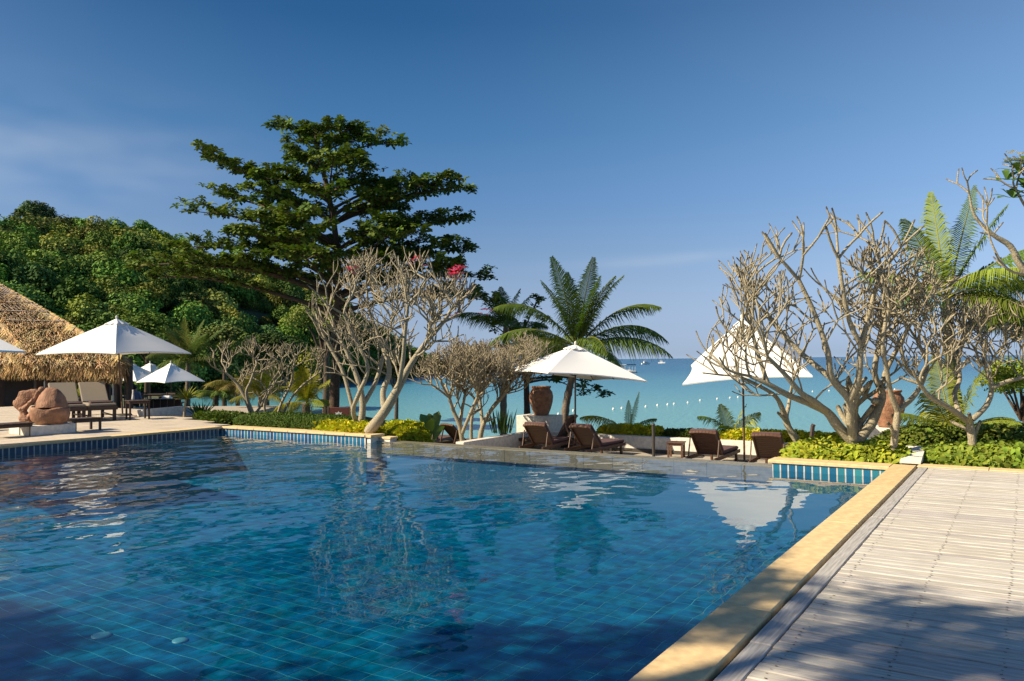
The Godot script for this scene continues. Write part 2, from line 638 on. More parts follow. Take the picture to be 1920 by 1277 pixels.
func pool_and_decks() -> void:
	# the shell of the pool under its tiles
	var mb := MB.new()
	mb.slab(Vector3(-17.4, -1.5, -13.25), Vector3(-1.3, FLOOR - 0.003, 2.4))
	var fl := structure("pool_floor", mb, M.floor_grout)
	# floor tiles: the three hundred that show largest are parts, the rest is one part
	rng.seed = 5
	var tints := [Color(0.002, 0.135, 0.31), Color(0.002, 0.122, 0.295), Color(0.002, 0.15, 0.32), Color(0.002, 0.16, 0.3), Color(0.003, 0.17, 0.33), Color(0.002, 0.11, 0.275)]
	var near := []
	var far := []
	for i in 77:
		for j in range(-2, 73):
			var p := Vector3(-1.8 - i * 0.2, FLOOR, -12.5 + j * 0.2)
			var d := p.dot(AWAY)
			if d > 4.2 and absf(p.dot(RIGHT)) < d * 0.67:
				near.append([d, p])
			else:
				far.append([d, p])
	near.sort_custom(func(a, b): return a[0] < b[0])
	var rest := MB.new()
	for k in near.size() + far.size():
		var p: Vector3 = near[k][1] if k < near.size() else far[k - near.size()][1]
		var t := MB.new() if k < 300 else rest
		var o := p if k < 300 else Vector3.ZERO
		t.col = tints[rng.randi() % 6]
		# tile corners pushed off the grid to imitate refraction through the rippled water
		var q := []
		for c in [[-1, 1], [1, 1], [1, -1], [-1, -1]]:
			var g := Vector3(p.x + c[0] * 0.1, FLOOR, p.z + c[1] * 0.1)
			var off := Vector3(sin(g.z * 9.1 + 1.7 * sin(g.x * 3.1)) + 0.6 * sin(g.z * 17.3 + g.x * 6.0), 0, sin(g.x * 8.3 + 1.9 * sin(g.z * 2.7)) + 0.6 * sin(g.x * 15.7 - g.z * 5.0)) * 0.011
			q.append(g + off - Vector3(c[0], 0, c[1]) * 0.0065 - o)
		var dn := Vector3(0, -0.011, 0)
		t.quad(q[0], q[1], q[2], q[3])
		for e in 4:
			t.quad(q[e] + dn, q[(e + 1) % 4] + dn, q[(e + 1) % 4], q[e])
		if k < 300:
			piece("tile", k, t.mesh(), M.floor_tile, fl, Transform3D(Basis(), p))
	part("tiles", rest, M.floor_tile, fl, "stuff")
	# the round pale drain covers and lights let into the floor
	for spot in [[Vector3(-7.62, FLOOR, -4.3), 0.09], [Vector3(-6.83, FLOOR, -4.62), 0.07]]:
		var l := MB.new()
		l.col = Color(0.05, 0.26, 0.36)
		l.lathe([Vector2(spot[1], 0.0), Vector2(spot[1], 0.012), Vector2(spot[1] - 0.03, 0.022), Vector2(0.001, 0.022)], 24)
		var o := part("drain_cover", l, M.paint, self)
		o.position = spot[0]
		tag(o, "round white cover on the pool floor nearest the lower left corner" if spot[1] > 0.08 else "smaller round white cover on the blue pool floor", "drain cover")

	# walls: left deck side, planter sides, lip side, right side
	var wl := MB.new()
	wl.col = Color(0.02, 0.13, 0.26)
	wl.slab(Vector3(-17.4, -1.2, -12.7), Vector3(-17.012, -0.042, 2.0))
	wl.slab(Vector3(-1.668, -1.2, -12.6), Vector3(-1.4, -0.042, 2.0))
	wl.slab(Vector3(-17.4, -1.2, 2.0), Vector3(-1.4, -0.042, 2.3))
	wl.slab(Vector3(-17.4, -1.2, -13.0), Vector3(-12.112, -0.042, -12.712))
	wl.slab(Vector3(-3.368, -1.2, -12.9), Vector3(-1.68, -0.042, -12.562))
	wl.slab(Vector3(-12.1, -1.2, -13.2), Vector3(-3.38, -0.2, -12.982))
	var wall := structure("pool_wall", wl, M.tile_glaze)
	# pale grout behind the waterline tiles
	var gb := MB.new()
	gb.slab(Vector3(-17.0, -0.28, -12.71), Vector3(-12.11, -0.04, -12.6955))
	gb.slab(Vector3(-3.36, -0.28, -12.56), Vector3(-1.69, -0.04, -12.5455))
	gb.slab(Vector3(-17.01, -0.28, -12.69), Vector3(-16.9955, -0.04, 2.0))
	part("grout", gb, M.grout, wall)
	var blues := [Color(0.02, 0.13, 0.3), Color(0.025, 0.16, 0.34), Color(0.016, 0.1, 0.25), Color(0.03, 0.19, 0.34), Color(0.02, 0.15, 0.27), Color(0.035, 0.21, 0.33)]
	var greens := [Color(0.03, 0.19, 0.3), Color(0.035, 0.24, 0.33), Color(0.02, 0.14, 0.27), Color(0.05, 0.28, 0.33), Color(0.025, 0.17, 0.31), Color(0.04, 0.23, 0.3)]
	var shaded_blues := [Color(0.008, 0.05, 0.12), Color(0.01, 0.06, 0.14), Color(0.007, 0.04, 0.11), Color(0.012, 0.075, 0.15), Color(0.008, 0.055, 0.12), Color(0.01, 0.065, 0.13)]  # darkened copy of the blues: shade of the left wall put into the glaze
	var tb_a := []
	var tb_b := []
	var tb_c := []
	for k in 6:
		for pair in [[blues, tb_a], [greens, tb_b], [shaded_blues, tb_c]]:
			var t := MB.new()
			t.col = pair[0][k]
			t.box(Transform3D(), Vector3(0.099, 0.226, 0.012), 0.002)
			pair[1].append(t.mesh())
	var n := 0
	for k in 41:
		piece("tile", n, tb_a[rng.randi() % 6], M.tile_glaze, wall, Transform3D(Basis(), Vector3(-16.93 + k * 0.1182, -0.162, -12.7 + rng.randf_range(-0.0008, 0.0008))))
		n += 1
	for k in 14:
		piece("tile", n, tb_b[rng.randi() % 6], M.tile_glaze, wall, Transform3D(Basis(), Vector3(-3.297 + k * 0.1182, -0.162, -12.55)))
		n += 1
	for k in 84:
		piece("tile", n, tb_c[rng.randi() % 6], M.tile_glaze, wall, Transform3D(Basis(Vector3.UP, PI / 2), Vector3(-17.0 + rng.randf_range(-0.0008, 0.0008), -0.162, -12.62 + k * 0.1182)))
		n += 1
	# the band of tiles under water along the overflowing edge
	for k in 72:
		piece("tile", n, tb_b[rng.randi() % 6], M.tile_glaze, wall, Transform3D(Basis(), Vector3(-12.04 + k * 0.1205, -0.33, -12.972)))
		n += 1

	# infinity edge: wet stone lip
	var lp := MB.new()
	for k in 15:
		lp.slab(Vector3(-12.1 + k * 0.582, -0.4, -13.26), Vector3(-12.1 + (k + 1) * 0.582 - 0.003, WATER + 0.005 - 0.001 * (k % 2), -12.9), 0.004)
	var lip := structure("overflow_edge", lp, M.lip_stone)
	lip.set_meta("label", "wet stone overflow edge of the pool")

	# orange sandstone coping along the right, four long slabs, and across the ends
	var cop := thing_structure("pool_coping")
	var cuts := [2.0, -1.4, -5.05, -8.1, -10.6, -12.86]
	for k in cuts.size() - 1:
		var c := MB.new()
		var sh := rng.randf_range(0.93, 1.05)
		c.col = Color(sh, sh * rng.randf_range(0.97, 1.0), sh * rng.randf_range(0.92, 1.0))
		c.slab(Vector3(-1.69, -0.045, cuts[k + 1] + 0.003), Vector3(-1.375, 0.012, cuts[k] - 0.003), 0.008)
		part("coping_stone", c, M.sandstone, cop)
	for k in 2:
		var c := MB.new()
		c.slab(Vector3(-3.42 + k * 0.85, -0.045, -12.92), Vector3(-3.42 + (k + 1) * 0.865 - 0.006, 0.008, -12.52), 0.008)
		part("coping_stone", c, M.sandstone, cop)
	for k in 8:
		var c := MB.new()
		var sh := rng.randf_range(0.95, 1.04)
		c.col = Color(sh, sh, sh)
		c.slab(Vector3(-17.0 + k * 0.612, -0.045, -13.05), Vector3(-17.0 + (k + 1) * 0.612 - 0.005, 0.006, -12.66), 0.008)
		part("coping_stone", c, M.sandstone, cop)
	for k in 12:
		var c := MB.new()
		c.slab(Vector3(-17.32, -0.045, -12.65 + k * 1.22), Vector3(-16.96, 0.005, -12.65 + (k + 1) * 1.22 - 0.005), 0.008)
		part("coping_stone", c, M.sandstone, cop)
	for k in 9:
		var c := MB.new()
		c.slab(Vector3(-1.37 + k * 0.9, -0.05, -13.12), Vector3(-1.37 + (k + 1) * 0.9 - 0.006, 0.01, -12.82), 0.008)
		part("coping_stone", c, M.sandstone, cop)
	# end block of the left planter
	var eb := MB.new()
	eb.slab(Vector3(-12.1, -0.5, -13.1), Vector3(-11.98, -0.06, -12.72), 0.006)
	eb.slab(Vector3(-11.98, -0.5, -13.2), Vector3(-11.66, -0.1, -12.98), 0.006)
	var e := part("planter_end_block", eb, M.white_wall, self)
	tag(e, "pale stepped block at the end of the tiled planter beside the yellow shrub", "planter block")
	var ec := MB.new()
	ec.slab(Vector3(-12.11, -0.058, -13.12), Vector3(-11.94, 0.004, -12.68), 0.006)
	ec.slab(Vector3(-11.97, -0.098, -13.22), Vector3(-11.63, -0.055, -12.96), 0.006)
	part("cap_stone", ec, M.sandstone, e)

	# weathered timber deck
	var dk := thing_structure("deck")
	var ub := MB.new()
	ub.slab(Vector3(-1.6, -0.3, -12.8), Vector3(6.0, -0.055, 3.0))
	part("joist_bed", ub, M.nail, dk)
	var vars := []
	for k in 10:
		var b := MB.new()
		var g := 0.86 + 0.022 * k
		b.col = Color(g, g * rng.randf_range(0.96, 1.0), g * rng.randf_range(0.92, 1.0))
		board(b, 7.0, 0.104, 0.03, k * 0.371)
		vars.append(b.mesh())
	var z := -12.74
	k_boards(dk, vars, z)
	# long edge boards beside the coping
	var ez := [2.0, -0.9, -4.49, -8.6, -12.78]
	for k in 4:
		var b := MB.new()
		b.col = Color(0.78, 0.79, 0.82)
		board(b, ez[k] - ez[k + 1] - 0.012, 0.125, 0.04, 3.1 + k)
		var o := part("edge_board", b, M.deck_wood, dk)
		o.transform = Transform3D(Basis(Vector3.UP, PI / 2), Vector3(-1.285 + 0.004 * (k % 2), 0.0, (ez[k] + ez[k + 1]) * 0.5))
	# left terrace of pale paving slabs
	var pv := thing_structure("paving")
	var pb := MB.new()
	pb.slab(Vector3(-60.0, -0.6, -12.9), Vector3(-17.33, -0.02, 6.0))
	part("bed", pb, M.soil, pv)
	var slabs := []
	for k in 5:
		var t := MB.new()
		var g := 0.86 + 0.05 * k
		t.col = Color(g, g * 0.985, g * 0.96)
		t.box(Transform3D(), Vector3(0.594, 0.03, 0.594), 0.005)
		slabs.append(t.mesh())
	var cnt := 0
	var more := []
	var more_t := []
	for i in 26:
		for j in 26:
			var p := Vector3(-17.64 - i * 0.6, -0.014, -15.9 + j * 0.6)
			# the far side of the paving runs slantwise towards the low wall
			if p.z < -12.9 - (-17.3 - p.x) * 0.42 and p.x > -24.5:
				continue
			if cnt < 260:
				piece("paving_slab", cnt, slabs[rng.randi() % 5], M.paving, pv, Transform3D(Basis(), p))
				cnt += 1
			else:
				more.append(Transform3D(Basis(), p))
				more_t.append(Color(1, 1, 1) * rng.randf_range(0.88, 1.05))
	var st := MB.new()
	st.box(Transform3D(), Vector3(0.594, 0.03, 0.594), 0.005)
	scatter("paving_slabs", st.mesh(), M.paving, more, more_t, pv)

	# lower terrace behind the overflow edge
	var te := MB.new()
	te.slab(Vector3(-10.75, -1.3, -20.4), Vector3(7.0, TERRACE, -13.26))
	te.slab(Vector3(-12.62, -1.3, -20.4), Vector3(-10.76, TERRACE - 0.002, -13.26))
	structure("terrace", te, M.terrace_stone)


func thing_structure(called: String) -> Node3D:
	var o := Node3D.new()
	o.name = numbered(called)
	add_child(o)
	o.set_meta("kind", "structure")
	return o


func board(b: MB, length: float, width: float, thick: float, shift: float) -> void:
	var i0 := b.v.size()
	b.box(Transform3D(Basis(), Vector3(0, -thick * 0.5, 0)), Vector3(length, thick, width), 0.006)
	for i in range(i0, b.v.size()):
		b.uv[i] = Vector2(b.v[i].x + shift * 3.0, b.v[i].z * 0.9 + shift)


func k_boards(dk: Node3D, vars: Array, z0: float) -> void:
	var z := z0
	var k := 0
	var nb := MB.new()
	while z < 2.9:
		var t := Transform3D(Basis.from_euler(Vector3(rng.randf_range(-0.012, 0.012), rng.randf_range(-0.0015, 0.0015), 0)), Vector3(-1.213 + 3.5, rng.randf_range(-0.004, 0.003), z))
		piece("board", k, vars[rng.randi() % vars.size()], M.deck_wood, dk, t)
		for x in [-1.125, -0.625, -0.13, 0.37, 0.87, 1.37, 1.87, 2.4]:
			for s in [-0.03, 0.03]:
				if rng.randf() < 0.85:  # solid core inside the foliage, in a darkened leaf colour
					var p := Vector3(x + rng.randf_range(-0.012, 0.012), 0.0045, z + s + rng.randf_range(-0.006, 0.006))
					var r := rng.randf_range(0.003, 0.006)
					nb.quad(p + Vector3(-r * 1.4, 0, r), p + Vector3(r * 1.4, 0, r), p + Vector3(r * 1.4, 0, -r), p + Vector3(-r * 1.4, 0, -r))
		z += 0.1185 + rng.randf_range(-0.0015, 0.0025)
		k += 1
	part("nail_heads", nb, M.nail, dk, "stuff")


# ---------------------------------------------------------------- low walls
func walls() -> void:
	var b := MB.new()
	b.slab(Vector3(-12.2, -1.02, -20.66), Vector3(2.0, -0.56, -20.4), 0.012)
	var o := part("terrace_wall", b, M.white_wall, self)
	tag(o, "long low white wall along the back of the lounger terrace", "wall")
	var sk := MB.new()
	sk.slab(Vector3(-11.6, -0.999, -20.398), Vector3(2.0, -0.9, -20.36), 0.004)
	part("foot_shade_strip", sk, M.metal_dark, o)  # dark strip stands for the shade along the foot of the wall
	b = MB.new()
	b.slab(Vector3(-12.78, -1.1, -20.6), Vector3(-12.5, -0.56, -16.8), 0.012)
	o = part("side_wall", b, M.white_wall, self)
	tag(o, "low white wall running from the urn pedestal towards the pool", "wall")
	b = MB.new()
	b.slab(Vector3(-13.35, -1.1, -21.5), Vector3(-12.15, -0.12, -20.67), 0.015)
	o = part("pedestal", b, M.white_wall, self)
	tag(o, "square white pedestal carrying the terracotta urn behind the two plum loungers", "pedestal")
	b = MB.new()
	b.slab(Vector3(-3.25, -1.1, -21.6), Vector3(-2.3, -0.12, -20.67), 0.015)
	o = part("pedestal", b, M.white_wall, self)
	tag(o, "white pedestal half hidden behind the thick bare trunk on the right", "pedestal")
	# urns
	for a in [Vector3(-12.68, -0.12, -21.08), Vector3(-2.85, -0.12, -21.12)]:
		var l := MB.new()
		l.lathe([Vector2(0.001, 0.0), Vector2(0.22, 0.0), Vector2(0.23, 0.03), Vector2(0.3, 0.2), Vector2(0.36, 0.42), Vector2(0.375, 0.58), Vector2(0.35, 0.72), Vector2(0.29, 0.8), Vector2(0.28, 0.83), Vector2(0.31, 0.86), Vector2(0.31, 0.9), Vector2(0.27, 0.9), Vector2(0.25, 0.82), Vector2(0.001, 0.74)], 36)
		var u := part("urn", l, M.terracotta, self)
		u.position = a
		tag(u, "large terracotta urn on the pedestal beside the centre parasol" if a.x < -10 else "terracotta urn seen between the limbs of the thick bare tree", "urn")
	# wedge end of the right planter wall
	b = MB.new()
	var p := [Vector3(-1.62, 0.012, -13.0), Vector3(-1.34, 0.012, -13.0), Vector3(-1.34, 0.012, -13.75), Vector3(-1.62, 0.012, -13.75)]
	var q := [Vector3(-1.62, 0.03, -13.0), Vector3(-1.34, 0.03, -13.0), Vector3(-1.34, 0.2, -13.75), Vector3(-1.62, 0.2, -13.75)]
	for k in 4:
		var k2 := (k + 1) % 4
		b.quad(p[k], p[k2], q[k2], q[k])
	b.quad(q[0], q[1], q[2], q[3])
	o = part("planter_wall_end", b, M.white_wall, self)
	tag(o, "small white wedge shaped wall end at the far corner of the deck", "wall end")
	# low wall by the dining terrace
	b = MB.new()
	b.bar(Vector3(-22.604, 0.000, -13.933) + Vector3(0, 0.07, 0), Vector3(-22.728, 0.000, -15.445) + Vector3(0, 0.1, 0), 0.25, 0.26, Vector3.UP, 0.01)
	o = part("kerb_wall", b, M.white_wall, self)
	tag(o, "short low white wall at the far left edge of the paving", "wall")
	# slim dark post on the terrace and one behind the right planter
	b = MB.new()
	b.lathe([Vector2(0.04, 0.0), Vector2(0.04, 0.86), Vector2(0.05, 0.87), Vector2(0.05, 0.9), Vector2(0.001, 0.92)], 12)
	o = part("bollard", b, M.metal_dark, self)
	o.position = Vector3(-8.19, TERRACE, -19.26)
	tag(o, "slim dark post standing alone on the terrace", "post")
	b = MB.new()
	b.bar(Vector3(-4.32, -1.0, -19.2), Vector3(-4.22, 0.0, -19.3), 0.13, 0.05)
	b.bar(Vector3(-4.22, -0.02, -19.3), Vector3(-4.2, 0.03, -19.31), 0.15, 0.06)
	o = part("folded_seat_back", b, M.dark_wood, self)
	tag(o, "narrow dark upright board beside the thick bare trunk", "board")


# ---------------------------------------------------------------- parasols
func parasol(called: String, label: String, at: Vector3, turn: float, side: float, rise: float, pole_h: float, lean: Vector3, tilt: Vector3, top_group := "white square parasols") -> void:
	var o := thing(called, label, "parasol", at, 0.0, top_group)
	var up := (Vector3.UP + lean).normalized()
	var top := up * pole_h
	var pb := MB.new()
	pb.tube([Vector3.ZERO, top * 0.5, top + up * 0.05], [0.026, 0.025, 0.022], 10)
	part("pole", pb, M.pole_wood, o)
	var bs := MB.new()
	bs.lathe([Vector2(0.001, 0.06), Vector2(0.07, 0.06), Vector2(0.26, 0.05), Vector2(0.28, 0.0)], 20)
	part("base", bs, M.metal_dark, o)
	var tb := Basis.from_euler(tilt) * Basis(Vector3.UP, turn)
	var f := Transform3D(tb, top)
	var h := side * 0.5
	var corner := [Vector3(-h, -rise, -h), Vector3(h, -rise, -h), Vector3(h, -rise, h), Vector3(-h, -rise, h)]
	var cb := MB.new()
	var nu := 14
	var nv := 10
	for k in 4:
		var a: Vector3 = corner[k]
		var b: Vector3 = corner[(k + 1) % 4]
		var i0 := cb.v.size()
		for j in nv + 1:
			var t := float(j) / nv
			for i in nu + 1:
				var u := float(i) / nu
				var e := a.lerp(b, u)
				var bow := 4.0 * u * (1.0 - u)
				# edges drawn in between the corners, cloth sagging between the ribs
				e = e - Vector3(e.x, 0, e.z) * 0.075 * bow + Vector3(0, 0.05 * bow, 0)
				var p := e * t
				p.y = -rise * (0.9 * t + 0.1 * t * t) + 0.05 * bow * t
				p.y -= 0.045 * bow * sin(PI * t) + 0.006 * sin(t * 19.0 + k) * bow * (1.0 - t)
				cb.vert(f * p, Vector3.UP, Vector2(u, t))
		for j in nv:
			for i in nu:
				var q := i0 + j * (nu + 1) + i
				cb.tri(q, q + nu + 2, q + 1)
				if j >= 0:
					cb.tri(q, q + nu + 1, q + nu + 2)
		smooth(cb, i0)
	part("canopy", cb, M.cloth_white, o)
	# hem along the four edges
	var hb := MB.new()
	for k in 4:
		var a: Vector3 = corner[k]
		var b: Vector3 = corner[(k + 1) % 4]
		for i in nu:
			var pt := []
			for ii in [i, i + 1]:
				var u := float(ii) / nu
				var e := a.lerp(b, u)
				var bow := 4.0 * u * (1.0 - u)
				e = e - Vector3(e.x, 0, e.z) * 0.075 * bow
				e.y = -rise + 0.05 * bow
				pt.append(f * (e + Vector3(0, -0.012, 0)))
			hb.bar(pt[0], pt[1], 0.006, 0.034, f.basis.y, 0.0)
	part("hem", hb, M.cloth_white, o)
	# top vent: a small loose cap
	var vb := MB.new()
	var s := 0.17
	for k in 4:
		var a: Vector3 = corner[k] * s
		var b: Vector3 = corner[(k + 1) % 4] * s
		var i0 := vb.v.size()
		for j in 4:
			var t := j / 3.0
			for i in 9:
				var u := i / 8.0
				var p := a.lerp(b, u) * t
				p.y += 0.045 + 0.02 * sin(u * 14.0 + k * 2.0) * t
				vb.vert(f * p, Vector3.UP, Vector2(u, t))
		for j in 3:
			for i in 8:
				var q := i0 + j * 9 + i
				vb.tri(q, q + 10, q + 1)
				vb.tri(q, q + 9, q + 10)
		smooth(vb, i0)
	part("vent_cap", vb, M.cloth_white, o)
	var fb := MB.new()
	fb.lathe([Vector2(0.02, 0.02), Vector2(0.03, 0.05), Vector2(0.036, 0.085), Vector2(0.03, 0.12), Vector2(0.012, 0.14), Vector2(0.001, 0.145)], 12, f)
	part("finial", fb, M.white_wall, o)
	for k in 8:
		var a: Vector3 = corner[k / 2]
		var e := a if k % 2 == 0 else (a.lerp(corner[(k / 2 + 1) % 4], 0.5)) * Vector3(0.92, 0.95, 0.92)
		var rb := MB.new()
		rb.bar(f * Vector3(0, -0.09, 0), f * (e * 0.97 + Vector3(0, -0.05, 0)), 0.018, 0.026, f.basis.y, 0.003)
		part("rib", rb, M.pole_wood, o)
		var sb := MB.new()
		sb.bar(f * Vector3(0, -rise * 0.98, 0), f * (e * 0.5 + Vector3(0, -0.07, 0)), 0.015, 0.02, f.basis.y, 0.003)
		part("strut", sb, M.pole_wood, o)


func smooth(mb: MB, i0: int) -> void:
	var acc := {}
	var t0 := 0
	for k in range(0, mb.ix.size(), 3):
		if mb.ix[k] < i0:
			continue
		var a := mb.ix[k]
		var d := mb.ix[k + 1]
		var b := mb.ix[k + 2]
		var nn := (mb.v[b] - mb.v[a]).cross(mb.v[d] - mb.v[a])
		for q in [a, b, d]:
			acc[q] = acc.get(q, Vector3.ZERO) + nn
	for q in acc:
		var nn: Vector3 = acc[q]
		mb.n[q] = nn.normalized() if nn.length_squared() > 1e-16 else Vector3.UP


func parasols() -> void:
	parasol("parasol", "white parasol leaning a little left over the taupe loungers", Vector3(-23.55, 0, -13.95), deg_to_rad(14.0), 3.05, 1.05, 2.98, RIGHT * -0.065, Vector3(0, 0, 0.0))
	parasol("parasol", "white parasol cut off by the left edge of the view", Vector3(-17.5, 0, -6.05), deg_to_rad(-12.0), 3.3, 1.1, 2.95, Vector3.ZERO, Vector3.ZERO)
	parasol("parasol", "white parasol beside the urn, shading two plum loungers", Vector3(-10.749, -1.352, -19.708) * Vector3(1, 0, 1) + Vector3(0, TERRACE, 0), deg_to_rad(56.0), 3.0, 0.86, 2.98, RIGHT * 0.012, Vector3(-0.08, 0, -0.05))
	parasol("parasol", "white parasol with a steep canopy half hidden by bare branches", Vector3(-5.992, -1.064, -19.816) * Vector3(1, 0, 1) + Vector3(0, TERRACE, 0), deg_to_rad(16.0), 2.95, 1.28, 3.55, Vector3.ZERO, Vector3(0.16, 0, 0.02))
	parasol("parasol", "leftmost of three small white parasols over the dining tables", Vector3(-41.917, -1.302, -25.300) * Vector3(1, 0, 1) + Vector3(0, -0.75, 0), deg_to_rad(22.0), 2.7, 0.95, 2.38, Vector3.ZERO, Vector3.ZERO)
	parasol("parasol", "middle one of three small white parasols over the dining tables", Vector3(-43.817, -1.512, -27.650) * Vector3(1, 0, 1) + Vector3(0, -0.75, 0), deg_to_rad(14.0), 2.7, 0.95, 2.36, Vector3.ZERO, Vector3.ZERO)
	parasol("parasol", "rightmost and nearest of three small white parasols over the dining tables", Vector3(-37.319, -1.125, -24.710) * Vector3(1, 0, 1) + Vector3(0, -0.75, 0), deg_to_rad(2.0), 2.35, 0.95, 2.35, Vector3.ZERO, Vector3.ZERO)


# ---------------------------------------------------------------- loungers
# terrace lounger: head at -Z end turned up; local +X is towards its foot
func terrace_lounger(called: String, label: String, at: Vector3, turn: float, back_deg := 52.0, cushion := true) -> Node3D:
	var o := thing(called, label, "sun lounger", at, turn, "brown wooden loungers on the terrace")
	var w := 0.68
	var sh := 0.26
	for s in [-1, 1]:
		var b := MB.new()
		b.bar(Vector3(0.0, sh, s * w * 0.5), Vector3(2.0, sh + 0.02, s * w * 0.5), 0.035, 0.085)
		part("side_rail", b, M.red_wood, o)
		b = MB.new()
		b.bar(Vector3(1.82, 0, s * (w * 0.5 - 0.03)), Vector3(1.78, sh, s * (w * 0.5 - 0.03)), 0.05, 0.075, Vector3.RIGHT)
		part("leg", b, M.red_wood, o)
		b = MB.new()
		b.bar(Vector3(0.12, 0.08, s * (w * 0.5 - 0.03)), Vector3(0.2, sh, s * (w * 0.5 - 0.03)), 0.045, 0.07, Vector3.RIGHT)
		part("leg", b, M.red_wood, o)
		b = MB.new()
		b.lathe([Vector2(0.001, -0.025), Vector2(0.085, -0.025), Vector2(0.09, -0.018), Vector2(0.09, 0.018), Vector2(0.085, 0.025), Vector2(0.001, 0.025)], 16, Transform3D(Basis(Vector3.RIGHT, PI / 2), Vector3(0.12, 0.09, s * (w * 0.5 + 0.03))))
		part("wheel", b, M.pole_wood, o)
	var hinge := Vector3(0.74, sh + 0.05, 0)
	var ba := deg_to_rad(back_deg)
	var bd := Vector3(-cos(ba), sin(ba), 0)
	var bn := Vector3(sin(ba), cos(ba), 0)
	var sl := MB.new()
	for k in 15:
		var x := 0.78 + k * 0.083
		sl.bar(Vector3(x, sh + 0.045, -w * 0.5 + 0.02), Vector3(x, sh + 0.045, w * 0.5 - 0.02), 0.06, 0.018)
	part("seat_slats", sl, M.red_wood, o)
	var bk := MB.new()
	for s in [-1, 1]:
		bk.bar(hinge + Vector3(0, 0, s * (w * 0.5 - 0.05)), hinge + bd * 0.72 + Vector3(0, 0, s * (w * 0.5 - 0.05)), 0.035, 0.05, bn)
	for k in 11:
		var p := hinge + bd * (0.05 + k * 0.065) + bn * 0.03
		bk.bar(p + Vector3(0, 0, -w * 0.5 + 0.03), p + Vector3(0, 0, w * 0.5 - 0.03), 0.06, 0.016, bn)
	part("backrest", bk, M.red_wood, o)
	# bowed top rail
	var tr := MB.new()
	var pts := []
	for k in 9:
		var u := k / 8.0 * 2.0 - 1.0
		pts.append(hinge + bd * (0.75 + 0.035 * (1.0 - u * u)) + Vector3(0, 0, u * (w * 0.5 - 0.02)))
	for k in 8:
		tr.bar(pts[k], pts[k + 1], 0.05, 0.07, bn, 0.006)
	part("top_rail", tr, M.red_wood, o)
	for s in [-1, 1]:
		var b := MB.new()
		b.bar(hinge + bd * 0.56 + Vector3(0, 0, s * (w * 0.5 + 0.012)), Vector3(0.16, 0.1, s * (w * 0.5 + 0.012)), 0.022, 0.045, Vector3.RIGHT)
		part("prop", b, M.pole_wood, o)
	var cr := MB.new()
	cr.bar(Vector3(0.16, 0.13, -w * 0.5), Vector3(0.16, 0.13, w * 0.5), 0.04, 0.07)
	part("cross_bar", cr, M.pole_wood, o)
	if cushion:
		var c := MB.new()
		c.box(Transform3D(Basis(), Vector3(1.36, sh + 0.1, 0)), Vector3(1.26, 0.085, w - 0.04), 0.03)
		part("seat_cushion", c, M.cloth_plum, o)
		c = MB.new()
		var y := bn
		c.box(Transform3D(Basis(-bd, bn, Vector3(0, 0, 1)), hinge + bd * 0.385 + bn * 0.09), Vector3(0.78, 0.085, w - 0.04), 0.03)
		part("back_cushion", c, M.cloth_plum, o)
	return o


func taupe_lounger(label: String, at: Vector3, turn: float) -> Node3D:
	var o := thing("taupe_lounger", label, "sun lounger", at, turn, "dark framed loungers with taupe cushions on the paving")
	var w := 0.73
	var sh := 0.36
	for s in [-1, 1]:
		for x in [0.08, 1.92]:
			var b := MB.new()
			b.bar(Vector3(x, 0, s * (w * 0.5 - 0.05)), Vector3(x, sh - 0.03, s * (w * 0.5 - 0.05)), 0.085, 0.085, Vector3.RIGHT)
			part("leg", b, M.dark_wood, o)
		var r := MB.new()
		r.bar(Vector3(0, sh, s * w * 0.5), Vector3(2.02, sh, s * w * 0.5), 0.045, 0.1)
		r.bar(Vector3(0.1, 0.14, s * (w * 0.5 - 0.05)), Vector3(1.9, 0.14, s * (w * 0.5 - 0.05)), 0.035, 0.04)
		part("side_rail", r, M.dark_wood, o)
	var e := MB.new()
	for x in [0.0, 2.02]:
		e.bar(Vector3(x, sh, -w * 0.5), Vector3(x, sh, w * 0.5), 0.045, 0.098)
	for k in 18:
		e.bar(Vector3(0.1 + k * 0.108, sh + 0.035, -w * 0.5), Vector3(0.1 + k * 0.108, sh + 0.035, w * 0.5), 0.07, 0.02)
	part("bed_slats", e, M.dark_wood, o)
	var ba := deg_to_rad(38.0)
	var bd := Vector3(-cos(ba), sin(ba), 0)
	var bn := Vector3(sin(ba), cos(ba), 0)
	var hinge := Vector3(0.8, sh + 0.07, 0)
	var bk := MB.new()
	for s in [-1, 0, 1]:
		bk.bar(hinge + Vector3(0, 0, s * (w * 0.5 - 0.06)), hinge + bd * 0.84 + Vector3(0, 0, s * (w * 0.5 - 0.06)), 0.04, 0.045, bn)
	bk.bar(hinge + bd * 0.6, Vector3(0.15, sh, 0), 0.04, 0.03)
	part("backrest", bk, M.dark_wood, o)
	var c := MB.new()
	c.box(Transform3D(Basis(-bd, bn, Vector3(0, 0, 1)), hinge + bd * 0.44 + bn * 0.085), Vector3(0.92, 0.1, w - 0.02), 0.025)
	part("back_cushion", c, M.cloth_taupe, o)
	c = MB.new()
	c.box(Transform3D(Basis(), Vector3(1.41, sh + 0.095, 0)), Vector3(1.16, 0.09, w - 0.02), 0.025)
	part("seat_cushion", c, M.cloth_taupe, o)
	c = MB.new()
	c.box(Transform3D(Basis(), Vector3(1.72, sh + 0.165, 0)), Vector3(0.34, 0.05, w * 0.8), 0.02)
	part("folded_towel", c, M.cloth_plum, o)
	return o


